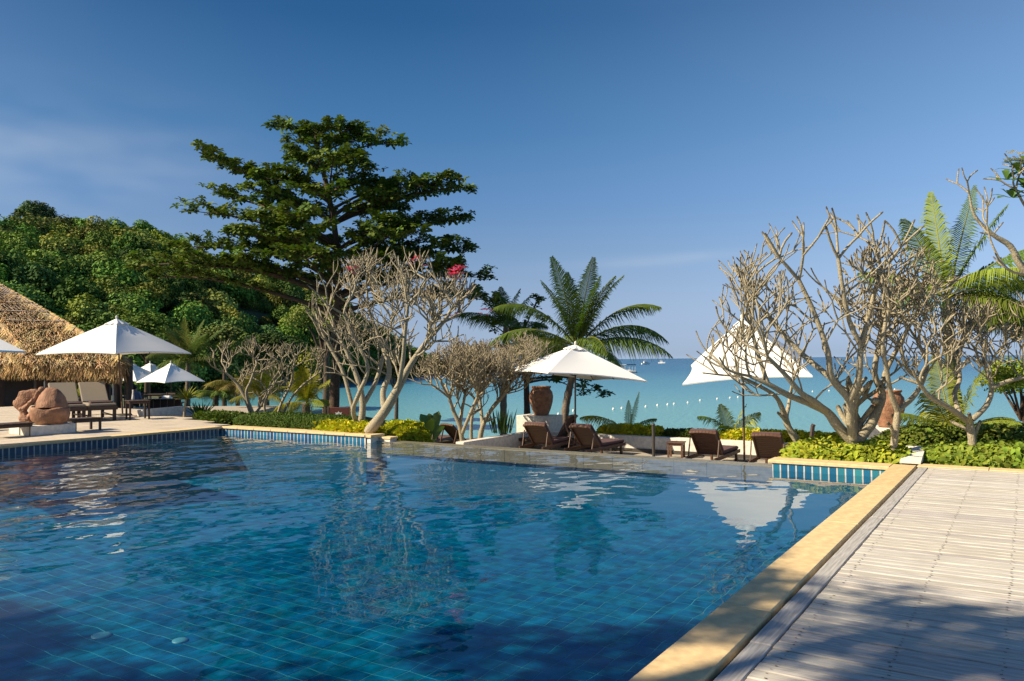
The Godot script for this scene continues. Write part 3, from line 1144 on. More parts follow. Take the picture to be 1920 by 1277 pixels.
func side_table(called: String, label: String, at: Vector3, turn: float, size: Vector3, m: Material) -> Node3D:
	var o := thing(called, label, "side table", at, turn)
	var n := 5
	for k in n:
		var b := MB.new()
		var wz := size.z / n
		b.box(Transform3D(Basis(), Vector3(0, size.y - 0.015, -size.z * 0.5 + (k + 0.5) * wz)), Vector3(size.x, 0.026, wz - 0.008), 0.004)
		part("slat", b, m, o)
	for sx in [-1, 1]:
		for sz in [-1, 1]:
			var b := MB.new()
			var p := Vector3(sx * (size.x * 0.5 - 0.05), 0, sz * (size.z * 0.5 - 0.05))
			b.bar(p, p + Vector3(0, size.y - 0.03, 0), 0.05, 0.05, Vector3.RIGHT)
			part("leg", b, m, o)
	var ap := MB.new()
	for s in [-1, 1]:
		ap.bar(Vector3(-size.x * 0.5 + 0.08, size.y - 0.065, s * (size.z * 0.5 - 0.05)), Vector3(size.x * 0.5 - 0.08, size.y - 0.065, s * (size.z * 0.5 - 0.05)), 0.025, 0.06)
		ap.bar(Vector3(s * (size.x * 0.5 - 0.05), size.y - 0.066, -size.z * 0.5 + 0.08), Vector3(s * (size.x * 0.5 - 0.05), size.y - 0.066, size.z * 0.5 - 0.08), 0.025, 0.06)
	part("apron", ap, m, o)
	return o


func furniture() -> void:
	# feet point right and away, towards the bay
	var t := deg_to_rad(92.0)
	terrace_lounger("terrace_lounger", "plum cushioned lounger nearest the urn pedestal", Vector3(-11.05, TERRACE, -17.8), t + 0.05, 45.0)
	terrace_lounger("terrace_lounger", "plum cushioned lounger under the centre parasol, its whole seat showing", Vector3(-9.72, TERRACE, -17.85), t - 0.1, 45.0)
	terrace_lounger("terrace_lounger", "brown lounger beside the little table, slatted back towards the pool", Vector3(-6.37, TERRACE, -17.66), t - 0.02, 46.0)
	terrace_lounger("terrace_lounger", "brown lounger nearest the tiled planter corner", Vector3(-4.88, TERRACE, -17.6), t + 0.04, 46.0)
	terrace_lounger("terrace_lounger", "bare slatted lounger back between the two plum loungers", Vector3(-10.6, TERRACE, -20.0), deg_to_rad(185.0), 60.0, false)
	side_table("side_table", "small brown table beside a lounger on the terrace", Vector3(-7.75, TERRACE, -19.72), 0.2, Vector3(0.45, 0.42, 0.45), M.pole_wood)
	side_table("low_table", "long dark low table behind the right planter by the low wall", Vector3(-4.3, TERRACE, -19.95), 0.0, Vector3(1.5, 0.45, 0.5), M.dark_wood)
	side_table("bench", "dark weathered bench among the leaves behind the white wedge", Vector3(-1.2, -0.55, -15.2), 0.1, Vector3(1.1, 0.5, 0.42), M.metal_dark)
	# left paving
	var feet := deg_to_rad(-20.0)
	taupe_lounger("taupe lounger of the pair farther from the clay sculpture, beside the square table", Vector3(-23.66, 0, -13.0), feet)
	taupe_lounger("taupe lounger of the pair just behind the clay sculpture", Vector3(-23.92, 0, -12.27), feet)
	taupe_lounger("taupe lounger at the left edge of the view behind a low dark table", Vector3(-22.3, 0, -8.55), feet)
	side_table("square_table", "dark square table between the taupe loungers and the low wall", Vector3(-21.577, 0.000, -13.235), feet, Vector3(0.6, 0.55, 0.6), M.dark_wood)
	side_table("low_table", "low dark table left of the white plinth at the left edge", Vector3(-19.0, 0, -8.62), 0.0, Vector3(0.55, 0.31, 0.8), M.dark_wood)
	side_table("low_table", "low dark table just right of the clay sculpture plinth", Vector3(-19.15, 0, -10.35), 0.0, Vector3(0.5, 0.31, 0.7), M.dark_wood)
	side_table("low_table", "low dark stand under the yellow green potted plant", Vector3(-25.05, 0, -13.3), 0.0, Vector3(0.4, 0.42, 0.4), M.dark_wood)
	# plinth
	var b := MB.new()
	b.slab(Vector3(-19.75, 0, -9.95), Vector3(-18.72, 0.22, -8.95), 0.012)
	var o: Node3D = part("plinth", b, M.white_wall, self)
	tag(o, "low white plinth under the clay sculpture", "plinth")
	# vase on the square table
	b = MB.new()
	b.lathe([Vector2(0.001, 0.0), Vector2(0.035, 0.0), Vector2(0.04, 0.05), Vector2(0.028, 0.16), Vector2(0.02, 0.24), Vector2(0.026, 0.3), Vector2(0.02, 0.3), Vector2(0.001, 0.25)], 16)
	o = part("vase", b, M.white_wall, self)
	o.position = Vector3(-21.697, 0.000, -13.177) + Vector3(-0.02, 0.552, 0.0)
	tag(o, "slender pale vase on the dark square table", "vase")
	# beach loungers beyond the yellow shrub
	var l := terrace_lounger("beach_lounger", "red brown lounger on the slope behind the yellow shrub", Vector3(-16.082, -1.000, -19.236) + Vector3(0, -0.22, 0), deg_to_rad(100.0), 45.0, false)
	l.set_meta("group", "brown loungers on the slope below the pool")
	l = dup(l, "beach_lounger", Vector3(-15.240, -1.000, -19.328) + Vector3(0, -0.25, 0), deg_to_rad(75.0), "brown lounger on the slope right of the banana leaves")
	# sign
	var sp := Vector3(-16.249, 0.107, -15.961)
	o = thing("sign_board", "red brown sign with a white flower emblem behind the clipped hedge", "sign", Vector3(sp.x, 0.0, sp.z), deg_to_rad(33.0))
	b = MB.new()
	b.slab(Vector3(-0.26, 0.03, -0.02), Vector3(0.28, 0.32, 0.02), 0.008)
	mat("sign_red", Color(0.16, 0.042, 0.028), 0.6, T.grain, Vector3(2, 2, 2))
	part("panel", b, M.sign_red, o)
	b = MB.new()
	b.bar(Vector3(-0.29, -0.1, 0), Vector3(-0.29, 0.34, 0), 0.05, 0.05, Vector3.RIGHT)
	part("post", b, M.pole_wood, o)
	b = MB.new()
	b.bar(Vector3(0.31, -0.1, 0), Vector3(0.31, 0.34, 0), 0.05, 0.05, Vector3.RIGHT)
	part("post", b, M.pole_wood, o)
	b = MB.new()
	for k in 9:
		var a := PI * 1.12 * k / 8.0 - 0.19
		var dd := Vector3(cos(a), sin(a) * 0.85, 0)
		var root := Vector3(0.0, 0.11, 0.026)
		var pr := Vector3(-dd.y, dd.x, 0)
		var ln := 0.13 if k % 2 == 0 else 0.1
		b.quad(root, root + dd * ln * 0.55 - pr * 0.02, root + dd * ln, root + dd * ln * 0.55 + pr * 0.02)
	b.slab(Vector3(0.03, 0.055, 0.021), Vector3(0.18, 0.075, 0.026))
	part("flower_emblem", b, M.paint_white, o)


# ---------------------------------------------------------------- smooth solids from joined capsules and ellipsoids
# shapes: [a, b, radius at a, radius at b, stretch]
func field(shapes: Array, p: Vector3, soft: float) -> float:
	var d := 1e9
	for s in shapes:
		var q: Vector3 = p
		var e: float
		var a: Vector3 = s[0]
		var b: Vector3 = s[1]
		var st: Vector3 = s[4] if s.size() > 4 else Vector3.ONE
		var ab := (b - a) / st
		var ap := (q - a) / st
		var u := clampf(ap.dot(ab) / maxf(ab.length_squared(), 1e-9), 0, 1)
		e = (ap - ab * u).length() - lerpf(s[2], s[3], u)
		e *= minf(st.x, minf(st.y, st.z))
		if s.size() > 5 and s[5] < 0:
			d = maxf(d, -e)
			continue
		var h := clampf(0.5 + 0.5 * (d - e) / soft, 0, 1)
		d = lerpf(d, e, h) - soft * h * (1.0 - h)
	return d


func solid(mb: MB, shapes: Array, lo: Vector3, hi: Vector3, cell: float, soft: float, wrinkle := 0.0) -> void:
	var nx := int((hi.x - lo.x) / cell) + 2
	var ny := int((hi.y - lo.y) / cell) + 2
	var nz := int((hi.z - lo.z) / cell) + 2
	var f := FastNoiseLite.new()
	f.seed = 3
	f.frequency = 4.0
	var g := PackedFloat32Array()
	g.resize(nx * ny * nz)
	for k in nz:
		for j in ny:
			for i in nx:
				var p := lo + Vector3(i, j, k) * cell
				var d := field(shapes, p, soft)
				if wrinkle > 0.0 and absf(d) < cell * 3.0:
					d += f.get_noise_3dv(p) * wrinkle
				g[(k * ny + j) * nx + i] = d
	var id := {}
	for k in nz - 1:
		for j in ny - 1:
			for i in nx - 1:
				var o := (k * ny + j) * nx + i
				var val := [g[o], g[o + 1], g[o + nx], g[o + nx + 1], g[o + nx * ny], g[o + nx * ny + 1], g[o + nx * ny + nx], g[o + nx * ny + nx + 1]]
				var neg := 0
				for q in val:
					if q < 0:
						neg += 1
				if neg == 0 or neg == 8:
					continue
				var sum := Vector3.ZERO
				var cnt := 0
				for e in [[0, 1], [2, 3], [4, 5], [6, 7], [0, 2], [1, 3], [4, 6], [5, 7], [0, 4], [1, 5], [2, 6], [3, 7]]:
					var a: float = val[e[0]]
					var b: float = val[e[1]]
					if (a < 0) != (b < 0):
						var t := a / (a - b)
						var pa := Vector3(e[0] & 1, (e[0] >> 1) & 1, e[0] >> 2)
						var pb := Vector3(e[1] & 1, (e[1] >> 1) & 1, e[1] >> 2)
						sum += pa.lerp(pb, t)
						cnt += 1
				var p := lo + (Vector3(i, j, k) + sum / cnt) * cell
				var gr := Vector3(val[1] + val[3] + val[5] + val[7] - val[0] - val[2] - val[4] - val[6], val[2] + val[3] + val[6] + val[7] - val[0] - val[1] - val[4] - val[5], val[4] + val[5] + val[6] + val[7] - val[0] - val[1] - val[2] - val[3])
				id[o] = mb.vert(p, gr.normalized(), Vector2(p.x, p.y))
	for k in range(1, nz - 1):
		for j in range(1, ny - 1):
			for i in range(1, nx - 1):
				var o := (k * ny + j) * nx + i
				var s0 := g[o] < 0
				for ax in 3:
					var st: int = [1, nx, nx * ny][ax]
					if (g[o + st] < 0) == s0:
						continue
					var u: int = [nx, nx * ny, 1][ax]
					var w: int = [nx * ny, 1, nx][ax]
					var q := [o, o - u, o - u - w, o - w]
					if not (id.has(q[0]) and id.has(q[1]) and id.has(q[2]) and id.has(q[3])):
						continue
					var a: int = id[q[0]]
					var b: int = id[q[1]]
					var c: int = id[q[2]]
					var d: int = id[q[3]]
					if s0:
						mb.tri(a, b, c)
						mb.tri(a, c, d)
					else:
						mb.tri(a, c, b)
						mb.tri(a, d, c)


func sculpture() -> void:
	# x runs to the right, y up, z towards the viewer
	var o := thing("clay_sculpture", "terracotta sculpture of open rounded shells on the white plinth", "sculpture", Vector3(-19.22, 0.22, -9.4), deg_to_rad(40.0))
	# the lower bowl with its rolled rim
	var b := MB.new()
	b.lathe([Vector2(0.2, 0.0), Vector2(0.33, 0.02), Vector2(0.4, 0.12), Vector2(0.42, 0.24), Vector2(0.41, 0.35), Vector2(0.4, 0.385), Vector2(0.385, 0.4), Vector2(0.36, 0.385), Vector2(0.34, 0.34), Vector2(0.001, 0.3)], 40, Transform3D(Basis.from_euler(Vector3(0.05, 0, -0.06)).scaled(Vector3(1.02, 1.0, 0.9)), Vector3(0.2, 0.0, 0.02)))
	roughen(b, 0.05, 2.6)
	part("bowl", b, M.terracotta, o)
	# the upper shell: a dark dome leaning back over the bowl
	b = MB.new()
	var prof := []
	for k in 15:
		var a := k / 14.0 * PI * 0.5
		prof.append(Vector2(maxf(0.37 * cos(a), 0.001), 0.52 * pow(sin(a), 1.15)))
	for k in 15:
		var a := PI * 0.5 - k / 14.0 * PI * 0.5
		prof.append(Vector2(maxf(0.345 * cos(a), 0.001), 0.47 * sin(a) - 0.004))
	b.lathe(prof, 40, Transform3D(Basis.from_euler(Vector3(-0.16, 0, 0.03)).scaled(Vector3(0.94, 1.0, 0.85)), Vector3(0.23, 0.34, -0.02)))
	roughen(b, 0.045, 2.2)
	part("upper_shell", b, M.terracotta, o)
	b = MB.new()
	solid(b, [[Vector3(-0.28, 0.1, 0.06), Vector3(-0.36, 0.34, 0.08), 0.14, 0.075], [Vector3(-0.36, 0.36, 0.08), Vector3(-0.16, 0.5, 0.1), 0.075, 0.045], [Vector3(-0.2, 0.06, 0.14), Vector3(-0.12, 0.34, 0.16), 0.07, 0.035], [Vector3(-0.16, 0.5, 0.1), Vector3(-0.03, 0.74, 0.05), 0.045, 0.04]], Vector3(-0.55, -0.03, -0.25), Vector3(0.25, 0.9, 0.4), 0.022, 0.04, 0.05)
	for i in b.v.size():
		b.v[i].y = maxf(b.v[i].y, 0.001)
	part("folded_neck", b, M.terracotta, o)
	b = MB.new()
	solid(b, [[Vector3(-0.38, 0.58, -0.1), Vector3(-0.26, 0.66, -0.12), 0.22, 0.19, Vector3(1.0, 0.95, 0.28)], [Vector3(-0.52, 0.46, -0.08), Vector3(-0.42, 0.36, -0.06), 0.11, 0.09, Vector3(1.0, 1.0, 0.4)], [Vector3(-0.35, 0.62, 0.04), Vector3(-0.28, 0.66, 0.04), 0.17, 0.15, Vector3(1.0, 0.95, 0.45), -1]], Vector3(-0.8, 0.15, -0.35), Vector3(0.1, 1.0, 0.2), 0.024, 0.05, 0.02)
	part("ear_shell", b, M.terracotta, o)
	b = MB.new()
	solid(b, [[Vector3(0.0, 0.7, 0.05), Vector3(0.03, 0.8, 0.03), 0.055, 0.075]], Vector3(-0.15, 0.55, -0.15), Vector3(0.25, 0.95, 0.25), 0.02, 0.03, 0.0)
	part("knob", b, M.terracotta, o)


# uneven hand-made surface
func roughen(mb: MB, amount: float, freq: float) -> void:
	var f := FastNoiseLite.new()
	f.seed = 12
	f.frequency = freq
	f.fractal_octaves = 3
	for i in mb.v.size():
		mb.v[i] += mb.n[i] * f.get_noise_3dv(mb.v[i]) * amount
		mb.v[i].y = maxf(mb.v[i].y, 0.001)
	smooth(mb, 0)


# ---------------------------------------------------------------- leaves
func rosette(leaves: int, length: float, width: float, droop: float, cup: float) -> ArrayMesh:
	var b := MB.new()
	for k in leaves:
		var a := TAU * k / leaves + (0.4 if k % 2 else 0.0)
		var el := cup + (0.45 if k % 2 else -0.1)
		var d := Vector3(cos(a) * cos(el), sin(el), sin(a) * cos(el))
		var s := length * (1.0 if k % 2 == 0 else 0.8)
		var sag := Vector3(0, -droop * s, 0)
		var sh := 0.86 + 0.06 * (k % 4)
		b.col = Color(sh, sh, sh)
		b.blade([d * s * 0.08, d * s * 0.45 + sag * 0.15, d * s * 0.78 + sag * 0.45, d * s + sag], [width * 0.1, width * 0.38, width * 0.5, width * 0.06], d.cross(Vector3.UP), 0.18)
	return b.mesh()


func clump(leaves: int, radius: float, length: float, width: float, seed_: int) -> ArrayMesh:
	var r := RandomNumberGenerator.new()
	r.seed = seed_
	var b := MB.new()
	for k in leaves:
		var d := Vector3(r.randfn(), r.randfn() * 0.8 + 0.35, r.randfn()).normalized()
		var p := d * radius * r.randf_range(0.3, 1.0)
		var o := (d + Vector3(r.randfn(), r.randfn(), r.randfn()) * 0.5).normalized()
		var sh := r.randf_range(0.75, 1.1)
		b.col = Color(sh, sh, sh * 0.95)
		var x := o.cross(Vector3(r.randfn(), r.randfn(), r.randfn())).normalized()
		b.blade([p, p + o * length * 0.55, p + o * length + Vector3(0, -length * 0.15, 0)], [width * 0.15, width * 0.5, width * 0.05], x, 0.15)
	return b.mesh()


# a broad crown of foliage for trees: lumps on a dome, every lump covered with leaf sized faces; radius 1
func crown_mesh(lumps: int, faces: int, size: float, seed_: int) -> ArrayMesh:
	var r := RandomNumberGenerator.new()
	r.seed = seed_
	var b := MB.new()
	for k in lumps:
		var u := float(k) / lumps
		var th := k * 2.399
		var ph := acos(1.0 - 1.25 * u)
		var lr := r.randf_range(0.3, 0.5)
		var c := Vector3(sin(ph) * cos(th), cos(ph) * 0.8, sin(ph) * sin(th)) * r.randf_range(0.5, 0.78)
		var tone := r.randf_range(0.75, 1.2)
		for q in faces:
			var d := Vector3(r.randfn(), r.randfn() + 0.25, r.randfn()).normalized()
			var p := c + d * lr * pow(r.randf(), 0.35)
			var nn := (d + Vector3(r.randfn(), r.randfn(), r.randfn()) * 0.45 + Vector3(0, 0.2, 0)).normalized()
			var x := nn.cross(Vector3(r.randfn(), r.randfn(), r.randfn())).normalized()
			var y := nn.cross(x)
			var s := size * r.randf_range(0.6, 1.2)
			var sh := tone * r.randf_range(0.75, 1.2)
			b.col = Color(sh, sh, sh * 0.9)
			var i := b.vert(p - x * s * 0.5, nn)
			b.vert(p - y * s * 0.4, nn)
			b.vert(p + x * s * 0.6, nn)
			b.vert(p + y * s * 0.4, nn)
			b.tri(i, i + 1, i + 2)
			b.tri(i, i + 2, i + 3)
	return b.mesh()


func tinted(base: Color, spread: float) -> Color:
	var k := rng.randf_range(1.0 - spread, 1.0 + spread)
	return Color(base.r * k * rng.randf_range(0.85, 1.2), base.g * k, base.b * k * rng.randf_range(0.8, 1.2))


# ---------------------------------------------------------------- bare frangipani trees
func grow(b: MB, p: Vector3, dir: Vector3, length: float, rad: float, depth: int, mid: Vector3, ext: Vector3) -> void:
	var pts := [p]
	var rads := [rad]
	var d := dir
	var n := 3
	var turn := Vector3(rng.randfn(), rng.randfn() * 0.5, rng.randfn()) * 0.16
	for i in n:
		d = (d + turn + Vector3(0, 0.1, 0)).normalized()
		p += d * length / n
		pts.append(p)
		rads.append(rad * (1.0 - 0.16 * (i + 1) / n))
	var e := (p - mid) / ext
	var out := e.length()
	var last := depth <= 0 or out > 1.0
	if last:
		rads[n] = maxf(rads[n] * 0.95, 0.009)
	b.tube(pts, rads, 5 if rad < 0.03 else 7, last)
	if last:
		b.col = Color(0.45, 0.42, 0.4)
		b.tube([p - d * 0.015, p + d * 0.03], [rads[n] * 1.12, rads[n] * 0.85], 5)
		b.col = Color.WHITE
		return
	var kids := 3 if rng.randf() < 0.48 else 2
	var a0 := rng.randf() * TAU
	var side := d.cross(Vector3.UP if absf(d.y) < 0.9 else Vector3.RIGHT).normalized()
	for k in kids:
		var a := a0 + TAU * k / kids + rng.randf_range(-0.4, 0.4)
		var open := rng.randf_range(0.42, 0.85)
		var s := side.rotated(d, a)
		var nd := (d * cos(open) + s * sin(open) + Vector3(0, 0.13, 0)).normalized()
		# stay inside the dome of the crown
		if out > 0.75:
			nd = (nd + Vector3(0, 0.25, 0) - Vector3(e.x, 0, e.z) * 0.2).normalized()
		if nd.y < -0.15:
			nd.y = absf(nd.y) * 0.4
			nd = nd.normalized()
		grow(b, p, nd, length * rng.randf_range(0.74, 0.98), maxf(rad * rng.randf_range(0.72, 0.82), 0.0105), depth - 1, mid, ext)


func smooth_path(pts: Array, rads: Array) -> Array:
	var c := Curve3D.new()
	for i in pts.size():
		var a: Vector3 = pts[maxi(i - 1, 0)]
		var e: Vector3 = pts[mini(i + 1, pts.size() - 1)]
		var t := (e - a) / 6.0
		c.add_point(pts[i], -t, t)
	var out := []
	var outr := []
	for i in pts.size() - 1:
		for k in 4:
			out.append(c.sample(i, k / 4.0))
			outr.append(lerpf(rads[i], rads[i + 1], k / 4.0) * rng.randf_range(0.95, 1.06))
	out.append(pts[pts.size() - 1])
	outr.append(rads[rads.size() - 1])
	return [out, outr]


# limbs: each a list of points with a radius at either end; every limb ends in a spray of forks
func bare_tree(called: String, label: String, at: Vector3, limbs: Array, mid: Vector3, ext: Vector3, depth: int, seg: float, seed_: int, group := "bare frangipani trees", shoots := 3, m: Material = null) -> Node3D:
	rng.seed = seed_
	var o := thing(called, label, "frangipani tree", at, 0.0, group)
	var tw := MB.new()
	for l in limbs:
		var pts := []
		for p in l[0]:
			pts.append(p - at)
		var rads := []
		for i in pts.size():
			rads.append(lerpf(l[1], l[2], float(i) / (pts.size() - 1)))
		var sp := smooth_path(pts, rads)
		var b := MB.new()
		b.tube(sp[0], sp[1], 10)
		part("limb", b, m if m else M.bark_pale, o)
		var e: Vector3 = pts[pts.size() - 1]
		var d: Vector3 = (e - pts[pts.size() - 2]).normalized()
		var side := d.cross(Vector3.UP if absf(d.y) < 0.9 else Vector3.RIGHT).normalized()
		var kids: int = l[3] if l.size() > 3 else 3
		for k in kids:
			var a := TAU * k / kids + rng.randf()
			var nd := (d * 0.75 + side.rotated(d, a) * 0.62 + Vector3(0, 0.1, 0)).normalized()
			grow(tw, e, nd, seg * rng.randf_range(0.9, 1.25), maxf(l[2] * 0.82, 0.014), depth, mid - at, ext)
		# side shoots on the upper half of the limb
		for k in shoots:
			var q: int = int(sp[0].size() * rng.randf_range(0.42, 0.92))
			var a := rng.randf() * TAU
			var nd := (d * 0.4 + side.rotated(d, a) * 0.8 + Vector3(0, 0.35, 0)).normalized()
			grow(tw, sp[0][q], nd, seg, maxf(l[2] * 0.6, 0.013), depth - 1 - k % 2, mid - at, ext)
	part("branches", tw, m if m else M.bark_pale, o, "stuff")
	return o


func flower_head(o: Node3D, at: Vector3, s: float, c: Color) -> void:
	var b := MB.new()
	for f in 7:
		var q := Vector3(rng.randfn(), rng.randfn() * 0.6 + 0.2, rng.randfn()) * s * 0.5
		for k in 5:
			var a := TAU * k / 5.0 + f
			var d := Vector3(cos(a), 0.35, sin(a)).normalized()
			b.col = c * rng.randf_range(0.85, 1.15)
			b.blade([q, q + d * s * 0.35, q + d * s * 0.6], [s * 0.06, s * 0.2, s * 0.05], d.cross(Vector3.UP))
	var p := part("flower", b, M.petal, o)
	p.position = at


func frangipanis() -> void:
	# left of the middle, at the planter's end: several leaning trunks
	var at := Vector3(-12.413, 0.009, -13.091)
	at.y = -0.05
	var o := bare_tree("frangipani_tree", "tallest bare frangipani with pink flowers at the end of the tiled planter", at, [
		[[Vector3(-12.343, 0.006, -13.017), Vector3(-11.945, 0.507, -13.142), Vector3(-11.640, 0.981, -13.207), Vector3(-11.296, 1.566, -13.295), Vector3(-11.011, 2.030, -13.467)], 0.13, 0.045, 3],
		[[Vector3(-11.945, 0.507, -13.142), Vector3(-12.112, 0.914, -13.260), Vector3(-12.116, 1.449, -13.480), Vector3(-12.488, 2.306, -13.451), Vector3(-12.700, 2.865, -13.416)], 0.08, 0.034, 3],
		[[Vector3(-11.641, 0.922, -13.208), Vector3(-11.264, 1.568, -12.958), Vector3(-11.069, 2.249, -12.826), Vector3(-10.943, 2.809, -12.772)], 0.06, 0.032, 3],
		[[Vector3(-12.976, 0.055, -13.438), Vector3(-12.994, 0.581, -13.531), Vector3(-13.136, 1.139, -13.541), Vector3(-13.423, 1.830, -13.453), Vector3(-13.717, 2.364, -13.365)], 0.09, 0.034, 3],
		[[Vector3(-13.017, 0.093, -13.411), Vector3(-12.897, 0.484, -13.119), Vector3(-12.645, 0.855, -13.033), Vector3(-12.381, 1.455, -13.069), Vector3(-12.588, 2.056, -12.916), Vector3(-12.733, 2.650, -12.684)], 0.06, 0.03, 3],
		[[Vector3(-13.414, 0.116, -13.748), Vector3(-13.609, 0.812, -13.720), Vector3(-13.828, 1.451, -13.678), Vector3(-14.189, 2.099, -13.542), Vector3(-14.311, 2.462, -13.452)], 0.055, 0.03, 3],
		[[Vector3(-12.994, 0.581, -13.531), Vector3(-12.998, 1.127, -13.990), Vector3(-13.028, 1.827, -14.308), Vector3(-12.916, 2.604, -14.477)], 0.06, 0.032, 3],
		[[Vector3(-11.011, 2.030, -13.467), Vector3(-10.647, 2.431, -13.573), Vector3(-10.445, 2.777, -13.695)], 0.055, 0.035, 3],
	], Vector3(-12.017, 1.930, -13.411), Vector3(2.25, 2.1, 2.0), 4, 0.4, 101, "bare frangipani trees", 5)
	var fl := [Vector3(-12.522, 3.646, -12.792), Vector3(-11.194, 3.785, -13.415), Vector3(-10.329, 3.589, -13.746), Vector3(-10.411, 3.415, -13.698), Vector3(-10.489, 3.520, -13.763), Vector3(-10.488, 2.556, -13.673), Vector3(-9.844, 2.653, -14.090)]
	for k in fl.size():
		flower_head(o, fl[k] - at, 0.17 if k < 5 else 0.12, Color(0.85, 0.17, 0.3))
	# stalks that carry the flower heads
	var st := MB.new()
	st.tube([Vector3(-12.700, 2.865, -13.416) - at, Vector3(-12.643, 3.269, -13.083) - at, Vector3(-12.523, 3.623, -12.793) - at], [0.03, 0.018, 0.012], 6)
	st.tube([Vector3(-10.445, 2.777, -13.695) - at, Vector3(-10.686, 3.303, -13.522) - at, Vector3(-10.977, 3.607, -13.443) - at, Vector3(-11.185, 3.762, -13.422) - at], [0.03, 0.02, 0.016, 0.012], 6)
	st.tube([Vector3(-10.694, 2.489, -13.540) - at, Vector3(-10.713, 2.954, -13.514) - at, Vector3(-10.483, 3.242, -13.656) - at, Vector3(-10.350, 3.531, -13.734) - at], [0.03, 0.02, 0.016, 0.012], 6)
	st.tube([Vector3(-10.943, 2.809, -12.772) - at, Vector3(-11.117, 3.498, -12.757) - at, Vector3(-11.034, 3.838, -12.802) - at], [0.03, 0.018, 0.012], 6)
	st.tube([Vector3(-11.118, 3.475, -12.758) - at, Vector3(-11.341, 3.740, -12.724) - at, Vector3(-11.386, 3.877, -12.690) - at], [0.02, 0.014, 0.011], 6)
	part("flower_stalks", st, M.bark_pale, o)

	# the dense pair right of it
	at = Vector3(-13.400, -0.778, -17.963)
	bare_tree("frangipani_tree", "dense bare frangipani left of the white side wall", at, [
		[[Vector3(-13.401, -0.808, -17.964), Vector3(-13.464, -0.265, -17.906), Vector3(-13.606, 0.189, -17.800), Vector3(-13.637, 0.571, -17.649)], 0.075, 0.045, 4],
		[[Vector3(-13.465, -0.295, -17.906), Vector3(-13.524, 0.173, -18.093), Vector3(-13.498, 0.624, -18.216)], 0.06, 0.04, 4],
		[[Vector3(-13.419, -0.492, -17.942), Vector3(-13.112, 0.047, -17.888), Vector3(-12.854, 0.572, -17.921)], 0.055, 0.04, 4],
	], Vector3(-13.448, 1.618, -17.861), Vector3(1.75, 1.5, 1.6), 5, 0.35, 202)
	at = Vector3(-13.546, -0.848, -18.945)
	bare_tree("frangipani_tree", "dense bare frangipani beside the sword leaved plants at the pedestal", at, [
		[[Vector3(-13.548, -0.910, -18.946), Vector3(-13.443, -0.347, -18.997), Vector3(-13.236, 0.121, -19.118), Vector3(-12.991, 0.510, -19.266)], 0.085, 0.045, 4],
		[[Vector3(-13.443, -0.347, -18.997), Vector3(-13.588, 0.111, -19.127), Vector3(-13.688, 0.660, -19.166)], 0.065, 0.04, 4],
		[[Vector3(-13.612, -0.840, -18.663), Vector3(-13.597, -0.172, -18.652), Vector3(-13.480, 0.448, -18.711)], 0.06, 0.04, 4],
		[[Vector3(-13.236, 0.121, -19.118), Vector3(-12.786, 0.595, -19.158), Vector3(-12.528, 0.984, -19.196)], 0.05, 0.035, 3],
	], Vector3(-13.133, 1.812, -19.135), Vector3(1.75, 1.6, 1.6), 5, 0.35, 203)
	# two small ones over the clipped hedge
	at = Vector3(-21.016, -0.087, -16.799)
	bare_tree("frangipani_tree", "small bare frangipani behind the left end of the clipped hedge", at, [
		[[Vector3(-20.988, -0.122, -16.818), Vector3(-21.150, 0.397, -16.697), Vector3(-21.384, 0.917, -16.529), Vector3(-21.665, 1.265, -16.336)], 0.09, 0.035, 3],
		[[Vector3(-20.988, -0.122, -16.818), Vector3(-20.979, 0.612, -16.563), Vector3(-20.774, 1.006, -16.566), Vector3(-20.650, 1.430, -16.634)], 0.06, 0.03, 3],
		[[Vector3(-21.041, -0.094, -16.903), Vector3(-20.831, 0.215, -17.030), Vector3(-20.677, 0.645, -17.118)], 0.045, 0.028, 3],
	], Vector3(-21.088, 1.258, -16.712), Vector3(1.35, 1.25, 1.2), 3, 0.32, 204)
	at = Vector3(-21.090, -0.162, -17.947)
	bare_tree("frangipani_tree", "thin small bare frangipani over the middle of the clipped hedge", at, [
		[[Vector3(-21.121, -0.197, -17.928), Vector3(-20.991, 0.249, -17.999), Vector3(-20.723, 0.872, -18.156), Vector3(-20.636, 1.408, -18.196)], 0.05, 0.03, 3],
		[[Vector3(-20.970, -0.163, -18.025), Vector3(-20.656, 0.376, -18.095), Vector3(-20.302, 0.835, -18.312), Vector3(-19.966, 1.134, -18.522)], 0.045, 0.028, 3],
		[[Vector3(-21.288, -0.144, -17.578), Vector3(-21.309, 0.265, -17.553), Vector3(-21.089, 0.795, -17.680), Vector3(-20.852, 1.414, -17.816)], 0.045, 0.028, 3],
	], Vector3(-20.713, 1.320, -18.149), Vector3(1.3, 1.2, 1.1), 3, 0.3, 205)

	# the big one on the right planter
	at = Vector3(-2.331, -0.031, -13.455)
	at.y = -0.02
